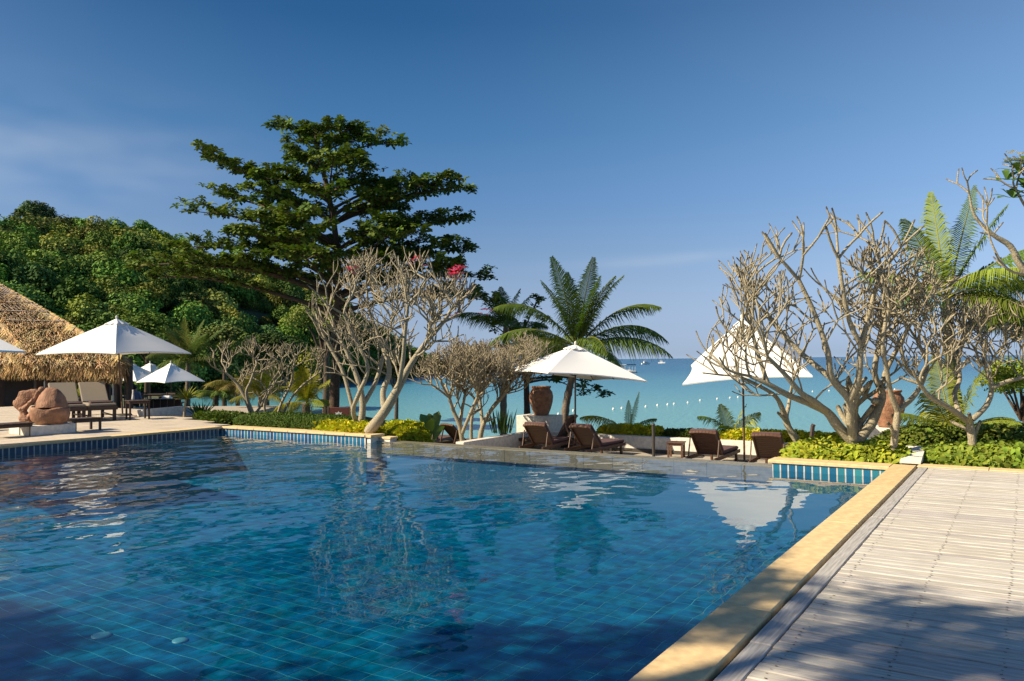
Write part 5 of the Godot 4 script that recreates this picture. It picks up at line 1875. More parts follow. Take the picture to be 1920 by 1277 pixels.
func hedges() -> void:
	rng.seed = 31
	var small := clump(9, 0.05, 0.06, 0.026, 1)
	var mid := clump(8, 0.05, 0.11, 0.05, 2)
	var big := rosette(7, 0.17, 0.055, 0.25, 0.5)
	hedge("clipped_hedge", "dark green clipped hedge along the tiled planter", "hedge", Vector3(-17.7, -0.05, -13.95), Vector3(-13.2, -0.05, -13.7), 1.45, 0.3, small, 5200, Color(0.07, 0.12, 0.022), 0.25)
	hedge("yellow_shrub", "bright yellow green shrub row under the tall frangipani trunks", "shrub", Vector3(-14.3, -0.05, -13.35), Vector3(-12.2, -0.05, -13.2), 0.55, 0.2, mid, 700, Color(0.6, 0.58, 0.04), 0.2)
	hedge("yellow_shrub", "rounded yellow green shrub at the end of the planter", "shrub", Vector3(-12.75, -0.45, -14.15), Vector3(-11.5, -0.45, -13.85), 0.7, 0.6, mid, 1500, Color(0.5, 0.52, 0.04), 0.25, 2.6)
	hedge("yellow_shrub", "yellow shrub behind the terrace wall under the arching young palm", "shrub", Vector3(-10.6, -0.62, -21.0), Vector3(-8.6, -0.62, -21.0), 0.6, 0.26, mid, 700, Color(0.6, 0.58, 0.04), 0.25)
	hedge("low_hedge", "low dark green hedge behind the middle of the terrace wall", "hedge", Vector3(-8.7, -0.62, -21.05), Vector3(-6.4, -0.62, -21.05), 0.55, 0.18, mid, 700, Color(0.09, 0.13, 0.03), 0.3)
	hedge("yellow_shrub", "yellow shrub behind the terrace wall beside the steep parasol's pole", "shrub", Vector3(-7.0, -0.62, -20.95), Vector3(-3.4, -0.62, -20.95), 0.55, 0.26, mid, 1100, Color(0.6, 0.58, 0.04), 0.25)
	hedge("flower_bed", "bright green leafy planting along the right planter under the bare trees", "planting", Vector3(-3.35, -0.1, -13.5), Vector3(-1.5, -0.1, -13.6), 1.0, 0.3, big, 620, Color(0.3, 0.36, 0.035), 0.3, 2.4)
	hedge("flower_bed", "leafy green planting beyond the far end of the timber deck", "planting", Vector3(-1.7, -0.1, -13.85), Vector3(3.4, -0.1, -13.85), 1.15, 0.34, big, 1300, Color(0.2, 0.27, 0.035), 0.3, 2.4)
	hedge("flower_bed", "taller planting behind the dark bench and the white wedge", "planting", Vector3(-2.6, -0.5, -15.9), Vector3(2.0, -0.5, -15.9), 1.2, 0.86, big, 1200, Color(0.15, 0.2, 0.03), 0.35, 2.4)
	# bed soil
	var b := MB.new()
	b.slab(Vector3(-3.35, -1.0, -14.5), Vector3(6.5, -0.07, -12.93))
	b.slab(Vector3(-12.1, -1.2, -21.9), Vector3(2.0, -0.62, -20.67))
	b.slab(Vector3(-3.0, -1.0, -16.6), Vector3(6.5, -0.5, -14.51))
	structure("planting_bed", b, M.soil)
	# low scrub between agave and hedge
	hedge("ground_cover", "low green ground cover with pale flowers beside the agave", "ground cover", Vector3(-20.474, 0.000, -14.690), Vector3(-17.718, 0.000, -13.814), 0.9, 0.14, mid, 500, Color(0.1, 0.15, 0.03), 0.4)


# ---------------------------------------------------------------- trees
func almond_tree(called: String, label: String, foot: Vector3, trunk: Array, r0: float, r1: float, limbs: Array, per_m: float, c: Color, seed_: int, leaf: ArrayMesh, group := "") -> void:
	rng.seed = seed_
	var o := thing(called, label, "tree", foot, 0.0, group)
	var pts := []
	for p in trunk:
		pts.append(p - foot)
	var rads := []
	for i in pts.size():
		rads.append(lerpf(r0, r1, pow(float(i) / (pts.size() - 1), 0.7)))
	var sp := smooth_path(pts, rads)
	var b := MB.new()
	b.tube(sp[0], sp[1], 12)
	part("trunk", b, M.bark_dark, o)
	var places := []
	var tints := []
	var twigs := MB.new()
	for l in limbs:
		var tip: Vector3 = l[0] - foot
		var t: float = l[1]           # where along the trunk it leaves
		var q: float = t * (sp[0].size() - 1)
		var qi := mini(int(q), sp[0].size() - 2)
		var root: Vector3 = (sp[0][qi] as Vector3).lerp(sp[0][qi + 1], q - qi)
		var L := root.distance_to(tip)
		var wide: float = l[2] if l.size() > 2 else 0.2 * L + 0.35
		var path := []
		var pr := []
		var bend := Vector3(rng.randfn(), 0, rng.randfn()) * 0.05 * L
		for i in 9:
			var u := i / 8.0
			var p := root.lerp(tip, u) + bend * sin(PI * u) + Vector3(0, 0.07 * L * sin(PI * u) * (1.0 if tip.y > root.y else 1.6), 0)
			path.append(p)
			pr.append(lerpf(clampf(0.014 * L + 0.02, 0.03, 0.12), 0.012, pow(u, 0.8)))
		var lb := MB.new()
		lb.tube(path, pr, 7)
		part("limb", lb, M.bark_dark, o)
		var dir := (tip - root).normalized()
		var side := dir.cross(Vector3.UP).normalized()
		var subs := int(2 + L * 1.6)
		for s in subs:
			var u := lerpf(0.25, 0.98, (s + rng.randf()) / subs)
			var w := wide * (1.0 - 0.75 * absf(u - 0.62) / 0.62) * rng.randf_range(0.55, 1.15)
			var i := mini(int(u * 8), 7)
			var p0: Vector3 = (path[i] as Vector3).lerp(path[i + 1], u * 8 - i)
			var sg := -1.0 if s % 2 else 1.0
			var e := p0 + side * sg * w + dir * w * 0.6 + Vector3(0, rng.randf_range(0.0, 0.12) + 0.04 * w, 0)
			twigs.tube([p0, p0.lerp(e, 0.5) + Vector3(0, 0.05, 0), e], [0.02, 0.014, 0.008], 4)
			var n := int(maxf(2, w * per_m))
			for k in n:
				var v := (k + rng.randf()) / n
				var p := p0.lerp(e, lerpf(0.12, 1.05, v)) + Vector3(rng.randfn() * 0.13, rng.randfn() * 0.055 + 0.05, rng.randfn() * 0.13)
				var bs := Basis(Quaternion(Vector3.UP, (Vector3(0, 1, 0) + Vector3(rng.randfn(), rng.randfn() * 0.2, rng.randfn()) * 0.4).normalized())) * Basis(Vector3.UP, rng.randf() * TAU)
				places.append(Transform3D(bs.scaled(Vector3.ONE * rng.randf_range(0.7, 1.15)), p))
				tints.append(tinted(c, 0.3))
		# tuft at the tip
		for k in 5:
			places.append(Transform3D(Basis(Vector3.UP, rng.randf() * TAU), tip + Vector3(rng.randfn(), rng.randfn() * 0.5 + 0.3, rng.randfn()) * 0.13))
			tints.append(tinted(c, 0.3))
	part("twigs", twigs, M.bark_dark, o, "stuff")
	scatter("crown", leaf, M.leaf, places, tints, o)


func broad_tree(called: String, label: String, foot: Vector3, height: float, radius: float, squash: float, c: Color, mesh_: ArrayMesh, seed_: int, group := "", sparse := false, mt: Material = null) -> void:
	rng.seed = seed_
	var o := thing(called, label, "tree", foot, 0.0, group)
	var top := Vector3(0, height - radius * squash * 0.5, 0)
	var b := MB.new()
	b.tube([Vector3(0, -0.3, 0), Vector3(0.04 * height, top.y * 0.5, 0.02 * height), top], [0.035 * height, 0.026 * height, 0.01 * height], 8)
	part("trunk", b, M.bark_dark, o)
	var places := []
	var tints := []
	var n := 7 if sparse else 9
	for k in n:
		var a := k * 2.399
		var q := sqrt((k + 0.5) / n)
		var p := top + Vector3(cos(a) * q * radius * 0.62, (1.0 - q * q) * radius * squash * 0.5 - 0.1 * radius, sin(a) * q * radius * 0.62)
		var lb := MB.new()
		lb.tube([top * 0.62, (top * 0.62).lerp(p, 0.6) + Vector3(0, 0.03 * height, 0), p], [0.014 * height, 0.01 * height, 0.004 * height], 6)
		part("limb", lb, M.bark_dark, o)
		var s := radius * rng.randf_range(0.4, 0.58)
		places.append(Transform3D(Basis(Vector3.UP, rng.randf() * TAU).scaled(Vector3(s, s * squash, s)), p))
		tints.append(tinted(c, 0.25))
	scatter("crown", mesh_, mt if mt else M.far_leaf, places, tints, o)


func trees() -> void:
	var leaf := rosette(9, 0.25, 0.125, 0.25, 0.15)
	var D := 30.0
	var foot := Vector3(-22.090, -0.254, -21.477) * Vector3(1, 0, 1) + Vector3(0, -1.3, 0)
	var trunk := [foot, Vector3(-22.077, 0.354, -21.468), Vector3(-21.947, 2.380, -21.492), Vector3(-21.869, 4.405, -21.483), Vector3(-21.897, 6.230, -21.411), Vector3(-22.111, 8.057, -21.217), Vector3(-22.369, 9.478, -21.007), Vector3(-22.483, 10.493, -20.903)]
	var limbs := []
	# seen against the sky
	for a in [[388, 296, 30, 0.62], [362, 396, 29.5, 0.52], [410, 368, 31, 0.56], [440, 322, 30.5, 0.68], [325, 462, 29, 0.44], [250, 500, 28.5, 0.4], [285, 520, 29.5, 0.36], [372, 500, 27.5, 0.4], [430, 440, 28, 0.5], [480, 335, 29, 0.7], [512, 236, 30, 0.92], [545, 262, 29.5, 0.9], [540, 300, 30.5, 0.82],
		[752, 270, 30, 0.8], [692, 262, 30.5, 0.86], [655, 240, 29.6, 0.94], [878, 352, 30, 0.62], [840, 348, 29.5, 0.64], [790, 345, 30.5, 0.66], [760, 372, 29, 0.62], [872, 412, 30, 0.52], [820, 408, 29.2, 0.54], [880, 470, 30, 0.44], [830, 452, 29.2, 0.47], [770, 430, 28.6, 0.52], [906, 520, 29.8, 0.38], [860, 500, 29, 0.4], [800, 480, 28.4, 0.44], [930, 565, 29.6, 0.36]]:
		limbs.append([at_px(a[0], a[1], a[2]), a[3]])
	# towards and away from the viewer
	rng.seed = 41
	var tiers := [[0.44, 505, 4.6], [0.5, 462, 4.3], [0.57, 420, 3.9], [0.65, 378, 3.4], [0.73, 336, 2.7], [0.82, 296, 2.0], [0.9, 258, 1.4]]
	for t in tiers:
		var c: Vector3 = at_px(618, t[1], D)
		for k in 7:
			var a := (k + rng.randf() * 0.6) / 7.0 * TAU
			var d: Vector3 = (RIGHT * cos(a) * 0.9 + AWAY * sin(a)) * t[2] * rng.randf_range(0.65, 1.0)
			limbs.append([c + d + Vector3(0, rng.randf_range(-0.3, 0.35), 0), t[0] - 0.03])
	almond_tree("sea_almond_tree", "great dark green tree with tiered spreading branches beside the bay", foot, trunk, 0.24, 0.06, limbs, 10.0, Color(0.115, 0.172, 0.034), 42, leaf)
	# a darker, sparser one on the beach behind the urn
	foot = Vector3(-17.534, -1.189, -28.057) * Vector3(1, 0, 1) + Vector3(0, -1.8, 0)
	trunk = [foot, Vector3(-17.552, -0.297, -28.019), Vector3(-17.560, 1.041, -27.974), Vector3(-17.648, 2.157, -27.884), Vector3(-17.530, 3.270, -27.928)]
	limbs = []
	for a in [[885, 545, 33, 0.75], [905, 600, 32, 0.65], [940, 575, 34, 0.8], [1010, 560, 33, 0.9], [1040, 640, 32, 0.65], [1132, 742, 32, 0.45], [1060, 700, 33, 0.5], [1020, 600, 34, 0.8], [930, 650, 32.5, 0.55], [960, 620, 35, 0.7], [1000, 655, 31, 0.6], [1095, 738, 31.5, 0.42]]:
		limbs.append([at_px(a[0], a[1], a[2]), a[3], 0.55])
	almond_tree("sea_almond_tree", "smaller dark tree on the beach behind the urn", foot, trunk, 0.17, 0.06, limbs, 5.0, Color(0.085, 0.12, 0.026), 43, leaf)

	# trees of the middle distance, each with its own place
	var cm := crown_mesh(8, 110, 0.16, 3)
	var cl := crown_mesh(7, 120, 0.13, 4)
	broad_tree("broad_tree", "bright green rounded tree behind the dining parasols", Vector3(-57.993, -1.665, -36.324) * Vector3(1, 0, 1) + Vector3(0, -1.4, 0), 6.4, 3.1, 0.85, Color(0.128, 0.221, 0.043), cl, 51, "trees at the foot of the hill")
	broad_tree("broad_tree", "leafy bush tree with white blossom right of the thatched roof", Vector3(-49.174, -1.004, -27.725) * Vector3(1, 0, 1) + Vector3(0, -1.3, 0), 3.6, 2.0, 0.8, Color(0.145, 0.255, 0.043), cl, 52, "trees at the foot of the hill")
	broad_tree("broad_tree", "olive green tree behind the great tree's trunk", Vector3(-38.782, -1.256, -36.896) * Vector3(1, 0, 1) + Vector3(0, -3.2, 0), 8.6, 2.6, 0.95, Color(0.170, 0.212, 0.051), cm, 53, "trees at the foot of the hill")
	broad_tree("broad_tree", "dark shaded tree between the small frangipanis and the hill", Vector3(-60.604, -2.463, -50.170) * Vector3(1, 0, 1) + Vector3(0, -3.0, 0), 7.0, 4.0, 0.7, Color(0.046, 0.078, 0.023), cm, 54, "trees at the foot of the hill")
	broad_tree("broad_tree", "low tree by the water, shade put into its dark leaf colour, seen through the tall frangipani", Vector3(-40.244, -0.736, -45.480) * Vector3(1, 0, 1) + Vector3(0, -3.2, 0), 4.8, 2.1, 0.8, Color(0.029, 0.039, 0.018), cm, 55, "trees at the foot of the hill")  # near-black leaf colour stands for a dark mass lying in shade
	broad_tree("broad_tree", "tree right of the feathery palm at the foot of the hill", Vector3(-59.733, -2.155, -44.758) * Vector3(1, 0, 1) + Vector3(0, -2.6, 0), 7.0, 3.2, 0.8, Color(0.128, 0.178, 0.043), cm, 56, "trees at the foot of the hill")
	broad_tree("round_bush", "bright round bush hanging over the water at the right edge", Vector3(-0.143, 0.046, -22.043) * Vector3(1, 0, 1) + Vector3(0, -1.2, 0), 2.5, 1.15, 0.8, Color(0.255, 0.340, 0.051), cl, 57, "", false, M.leaf)
	broad_tree("round_bush", "green bush under the three dining parasols' left end", Vector3(-38.235, -0.497, -20.512) * Vector3(1, 0, 1) + Vector3(0, -1.15, 0), 2.4, 1.7, 0.7, Color(0.119, 0.204, 0.043), cl, 58)

	# tall trees behind the viewer whose shade falls on the deck and the near water
	var shade := crown_mesh(8, 95, 0.14, 9)
	var spots := [[Vector3(-8.1, 0, 4.5), 10.0, 2.2, "tall thin crowned tree behind the viewer, its shade falling on the deck"], [Vector3(-11.6, 0, 4.6), 10.0, 2.6, "tall tree behind the viewer shading the near end of the pool"], [Vector3(-14.8, 0, 7.7), 10.0, 2.6, "tall tree behind the viewer left of the one that shades the near water"], [Vector3(-18.6, 0, 7.9), 10.0, 2.6, "tall tree behind the viewer at the left end of the shading row"]]
	for a in spots:
		broad_tree("shade_tree", a[3], a[0], a[1], a[2], 0.7, Color(0.09, 0.14, 0.03), shade, int(a[1] * 10 - a[0].x * 7), "shade trees behind the viewer", true, M.leaf)




# a point of the site from its bearing, used for lists of limb tips
func at_px(x: float, y: float, d: float) -> Vector3:
	var b := Basis.from_euler(Vector3(deg_to_rad(1.42), deg_to_rad(33.1), deg_to_rad(-0.573)))
	return Vector3(0, 1.6, 0) + b * Vector3((x - 960.0) / 1480.0, -(y - 638.5) / 1480.0, -1.0) * d


# ---------------------------------------------------------------- the wooded hill
func hill() -> void:
	# bearings from the site (degrees left of the view's middle), where the shore lies, where the ridge lies and how high
	var prof := [[48.0, 95.0, 190.0, 36.0], [38.0, 105.0, 205.0, 38.5], [32.9, 112.0, 215.0, 36.8], [31.2, 115.0, 215.0, 36.6], [29.4, 118.0, 212.0, 35.0], [27.8, 120.0, 212.0, 35.4], [25.1, 122.0, 212.0, 35.5], [23.7, 123.0, 214.0, 32.6], [21.0, 126.0, 218.0, 28.5], [19.0, 130.0, 222.0, 26.0], [15.1, 138.0, 228.0, 22.8], [12.2, 165.0, 240.0, 18.5], [9.3, 200.0, 262.0, 10.5], [6.2, 245.0, 290.0, 2.5], [3.8, 285.0, 315.0, -2.6]]
	var nw := 15
	var mb := MB.new()
	mb.col = Color.WHITE
	var grid := []
	for i in prof.size():
		var p: Array = prof[i]
		var az := deg_to_rad(p[0] + 33.1)
		var dir := Vector3(-sin(az), 0, -cos(az))
		var row := []
		for j in nw:
			var w := j / (nw - 4.0)
			var d: float = lerpf(p[1] - 6.0, p[2], w)
			var hgt := 0.0
			var ridge: float = (p[3] - 1.6) * cos(deg_to_rad(p[0])) - 1.2
			if w <= 1.0:
				hgt = lerpf(SEA - 0.8, ridge, pow(sin(w * PI * 0.5), 1.15))
			else:
				hgt = ridge - (w - 1.0) * 30.0
			row.append(dir * d + Vector3(0, hgt, 0))
		grid.append(row)
	for i in prof.size():
		for j in nw:
			mb.vert(grid[i][j], Vector3.UP, Vector2(i, j))
	for i in prof.size() - 1:
		for j in nw - 1:
			var a := i * nw + j
			mb.tri(a, a + nw + 1, a + nw)
			mb.tri(a, a + 1, a + nw + 1)
	smooth(mb, 0)
	var h := structure("hill", mb, M.hill_floor)
	rng.seed = 61
	var kinds := [crown_mesh(11, 190, 0.125, 21), crown_mesh(9, 220, 0.12, 22), crown_mesh(13, 160, 0.125, 23)]
	var places := [[], [], []]
	var tints := [[], [], []]
	var hues := [Color(0.13, 0.235, 0.05), Color(0.18, 0.27, 0.05), Color(0.09, 0.18, 0.052), Color(0.22, 0.26, 0.062), Color(0.135, 0.25, 0.045)]
	for n in 1350:
		var u := rng.randf() * (prof.size() - 1.001)
		var w := pow(rng.randf(), 0.9) * (nw - 3.2)
		var i := int(u)
		var j := int(w)
		var fu := u - i
		var fw := w - j
		var p: Vector3 = ((grid[i][j] as Vector3).lerp(grid[i + 1][j], fu)).lerp((grid[i][j + 1] as Vector3).lerp(grid[i + 1][j + 1], fu), fw)
		if p.y < SEA + 0.3:
			continue
		var s := lerpf(1.7, 4.6, pow(rng.randf(), 1.6)) * (0.8 if i > 10 else 1.0)
		var k := rng.randi() % 3
		var sq := rng.randf_range(0.8, 1.25)
		places[k].append(Transform3D(Basis(Vector3.UP, rng.randf() * TAU).scaled(Vector3(s, s * sq, s)), p + Vector3(0, s * 0.45, 0)))
		tints[k].append(tinted(hues[rng.randi() % 5] * (0.5 if rng.randf() < 0.2 else 1.0), 0.32))
	for k in 3:
		scatter("forest", kinds[k], M.far_leaf, places[k], tints[k], h)
	# trees that stand out on the ridge
	var cm := crown_mesh(9, 90, 0.15, 29)
	broad_tree("ridge_tree", "tall open crowned tree standing above the ridge of the hill", at_px(66, 466, 178), 9.2, 5.6, 1.0, Color(0.120, 0.170, 0.070), cm, 71, "trees on the ridge")
	broad_tree("ridge_tree", "small dark tree topping the ridge left of the great tree", at_px(268, 460, 185), 4.6, 3.0, 0.7, Color(0.080, 0.130, 0.056), cm, 72, "trees on the ridge")
	broad_tree("ridge_tree", "rounded tree on the ridge just right of the tall open one", at_px(140, 455, 180), 5.0, 3.6, 0.7, Color(0.120, 0.190, 0.050), cm, 73, "trees on the ridge")


# ---------------------------------------------------------------- thatched pavilion
func pavilion() -> void:
	var o := thing("thatched_pavilion", "open pavilion with a shaggy thatched roof at the left edge", "pavilion", Vector3(-33.0, -0.4, -10.0))
	var at := o.position
	var apex := Vector3(-43.882, 6.836, -16.614) - at
	var kn := Vector3(-32.904, 1.815, -15.560) - at          # near corner of the eaves
	var fe := Vector3(-29.242, 1.652, -17.236) - at           # far right end of the eaves
	var lf := Vector3(-44.680, 1.791, -12.661) - at          # left end of the eaves
	var hip := Vector3(-31.952, 2.793, -17.346) - at        # lower end of the hip
	# roof faces
	var b := MB.new()
	var rows := 14
	var face := [[apex, kn, fe], [apex, lf, kn]]
	for f in face:
		var i0 := b.v.size()
		for j in rows + 1:
			var t := float(j) / rows
			for i in rows + 1:
				var u := float(i) / rows
				var e: Vector3 = (f[1] as Vector3).lerp(f[2], u)
				var p: Vector3 = (f[0] as Vector3).lerp(e, t)
				p.y += 0.12 * sin(PI * t)      # the roof bulges in a slight curve
				p.y += 0.07 * sin(u * 31.0) * t + 0.07 * sin(t * 23.0) + 0.05 * sin(u * 13.0 + t * 9.0)
				b.vert(p, Vector3.UP, Vector2(u * 8.0, t * 5.0))
		for j in rows:
			for i in rows:
				var q := i0 + j * (rows + 1) + i
				b.tri(q, q + rows + 1, q + rows + 2)
				b.tri(q, q + rows + 2, q + 1)
		smooth(b, i0)
	part("roof", b, M.thatch, o)
	# loose straw lying down the slopes and hanging from the eaves
	rng.seed = 81
	var straw := MB.new()
	for k in 4:
		var x := (k - 1.5) * 0.035
		straw.col = Color(1, 1, 1) * (0.8 + 0.12 * k)
		straw.blade([Vector3(x, 0, 0), Vector3(x * 1.3, -0.3, 0.02), Vector3(x * 1.9, -0.62, 0.05 * (k % 2))], [0.013, 0.012, 0.004], Vector3.RIGHT)
	var sm := straw.mesh()
	var places := []
	var tints := []
	for f in face:
		for n in 9000:
			var u := rng.randf()
			var t := sqrt(rng.randf())
			var e: Vector3 = (f[1] as Vector3).lerp(f[2], u)
			var p: Vector3 = (f[0] as Vector3).lerp(e, t)
			p.y += 0.12 * sin(PI * t) + 0.05
			var down: Vector3 = (e - f[0]).normalized()
			down = (down + Vector3(rng.randfn(), rng.randfn() * 0.5, rng.randfn()) * 0.26 + Vector3(0, 0.1, 0)).normalized()
			var x: Vector3 = down.cross(Vector3.UP).normalized()
			places.append(Transform3D(Basis(x, -down, x.cross(-down)).scaled(Vector3.ONE * rng.randf_range(0.8, 1.4)), p))
			tints.append(tinted(Color(0.7, 0.53, 0.29), 0.3))
	scatter("straw", sm, M.straw, places, tints, o)
	places = []
	tints = []
	for f in [[kn, fe], [lf, kn]]:
		for n in 5200:
			var u := rng.randf()
			var p: Vector3 = (f[0] as Vector3).lerp(f[1], u)
			var in_ := AWAY * rng.randf_range(0.0, 0.3)
			p += in_ + Vector3(0, rng.randf_range(-0.05, 0.18), 0)
			var down := (Vector3(0, -1, 0) - AWAY * 0.15 + Vector3(rng.randfn(), 0, rng.randfn()) * 0.16).normalized()
			var x: Vector3 = (f[1] - f[0]).normalized()
			x = (x - down * x.dot(down)).normalized().rotated(down, rng.randf_range(-0.8, 0.8))
			places.append(Transform3D(Basis(x, -down, x.cross(-down)).scaled(Vector3.ONE * rng.randf_range(0.75, 1.35)), p))
			tints.append(tinted(Color(0.54, 0.37, 0.17), 0.35))
	scatter("eave_fringe", sm, M.straw, places, tints, o)
	# hip roll
	var hp := []
	var hr := []
	for i in 15:
		var t := i / 14.0
		var p := apex.lerp(fe, t)
		p.y += 0.12 * sin(PI * t) + 0.06 + 0.09 * sin(i * 2.1)
		hp.append(p)
		hr.append(0.16 + 0.06 * sin(i * 1.7))
	b = MB.new()
	b.tube(hp, hr, 9)
	part("hip_roll", b, M.thatch, o)
	hp = []
	hr = []
	for i in 15:
		var t := i / 14.0
		var p := apex.lerp(kn, t)
		p.y += 0.12 * sin(PI * t) + 0.1 + 0.05 * sin(i * 2.4)
		hp.append(p)
		hr.append(0.17 + 0.03 * sin(i * 1.9))
	b = MB.new()
	b.tube(hp, hr, 9)
	part("hip_roll", b, M.thatch, o)
	places = []
	tints = []
	for f in [fe, kn]:
		for n in 4200:
			var t := rng.randf()
			var p: Vector3 = apex.lerp(f, t)
			p.y += 0.12 * sin(PI * t) + rng.randf_range(0.12, 0.34)
			var sd := -1.0 if rng.randf() < 0.5 else 1.0
			var dd: Vector3 = (f - apex).normalized()
			var down: Vector3 = (dd * 0.6 + dd.cross(Vector3.UP).normalized() * sd * 0.7 + Vector3(rng.randfn() * 0.2, -0.5, rng.randfn() * 0.2)).normalized()
			var x: Vector3 = down.cross(Vector3.UP).normalized()
			places.append(Transform3D(Basis(x, -down, x.cross(-down)).scaled(Vector3.ONE * rng.randf_range(0.7, 1.1)), p))
			tints.append(tinted(Color(0.66, 0.48, 0.23), 0.3))
	scatter("hip_straw", sm, M.straw, places, tints, o)
	# bamboo lattice over the bundles of the right slope
	var f0: Array = face[0]
	var on := func(u: float, t: float, lift: float) -> Vector3:
		var e: Vector3 = (f0[1] as Vector3).lerp(f0[2], u)
		var p: Vector3 = (f0[0] as Vector3).lerp(e, t)
		p.y += 0.12 * sin(PI * t) + lift
		return p
	for k in 12:
		var u := 0.1 + 0.82 * k / 11.0
		b = MB.new()
		b.col = Color(0.55, 0.5, 0.45)
		b.tube([on.call(u, 0.42, 0.31), on.call(u, 0.6, 0.32), on.call(u, 0.77, 0.31)], [0.04, 0.04, 0.04], 6)
		part("lattice_pole", b, M.pole_wood, o)
	for k in 5:
		var t := 0.43 + 0.33 * k / 4.0
		b = MB.new()
		b.col = Color(0.55, 0.5, 0.45)
		var pp := []
		var rr := []
		for i in 7:
			pp.append(on.call(0.08 + 0.85 * i / 6.0, t, 0.37))
			rr.append(0.04)
		b.tube(pp, rr, 6)
		part("lattice_pole", b, M.pole_wood, o)
	places = []
	tints = []
	for i in 22:
		for j in 7:
			var lift := rng.randf_range(0.0, 0.06)
			for q in 9:
				var u := 0.1 + 0.82 * (i + rng.randf_range(0.2, 0.8)) / 22.0
				var t := 0.43 + 0.33 * (j + rng.randf_range(0.05, 0.75)) / 7.0
				var p: Vector3 = on.call(u, t, 0.13 + lift)
				var e: Vector3 = on.call(u, t + 0.08, 0.0)
				var down: Vector3 = ((e - p).normalized() + Vector3(rng.randfn(), rng.randfn() * 0.6, rng.randfn()) * 0.22).normalized()
				var x: Vector3 = down.cross(Vector3.UP).normalized()
				places.append(Transform3D(Basis(x, -down, x.cross(-down)).scaled(Vector3(1.3, 0.5, 1.0) * rng.randf_range(0.8, 1.2)), p))
				tints.append(tinted(Color(0.66, 0.48, 0.26), 0.3))
	scatter("thatch_bundles", sm, M.straw, places, tints, o)
	# under the roof: floor, dark back wall, posts and window frames
	b = MB.new()
	var mid := kn.lerp(fe, 0.5) + AWAY * 3.4
	b.box(Transform3D(Basis(Vector3.UP, deg_to_rad(33.1)), Vector3(mid.x - 3.0, -0.2, mid.z + 2.0)), Vector3(20.0, 0.36, 6.0), 0.02)
	part("floor", b, M.terrace_stone, o)
	b = MB.new()
	b.col = Color(0.55, 0.5, 0.5)
	var far_end := kn.lerp(fe, 0.45) + AWAY * 3.2
	b.bar(Vector3(lf.x, 0.75, lf.z) + AWAY * 1.5, Vector3(far_end.x, 0.75, far_end.z), 0.12, 1.7)
	part("back_wall", b, M.dark_wood, o)
	for k in 9:
		var t := k / 8.0
		var p := kn.lerp(fe, t) + AWAY * 0.7
		b = MB.new()
		b.bar(Vector3(p.x, 0.0, p.z), Vector3(p.x, p.y + 0.2, p.z), 0.2, 0.2, Vector3.RIGHT, 0.02)
		part("post", b, M.dark_wood, o)
		if k < 8:
			var q := kn.lerp(fe, t + 0.0625) + AWAY * 0.8
			var wn := MB.new()
			wn.bar(Vector3(q.x, 0.0, q.z), Vector3(q.x, q.y + 0.15, q.z), 0.045, 0.045, Vector3.RIGHT)
			part("window_bar", wn, M.metal_dark if k % 2 else M.paint_white, o)
	for k in 6:
		var p := lf.lerp(kn, k / 6.0) + AWAY * 0.7
		b = MB.new()
		b.bar(Vector3(p.x, 0.0, p.z), Vector3(p.x, p.y + 0.2, p.z), 0.2, 0.2, Vector3.RIGHT, 0.02)
		part("post", b, M.dark_wood, o)


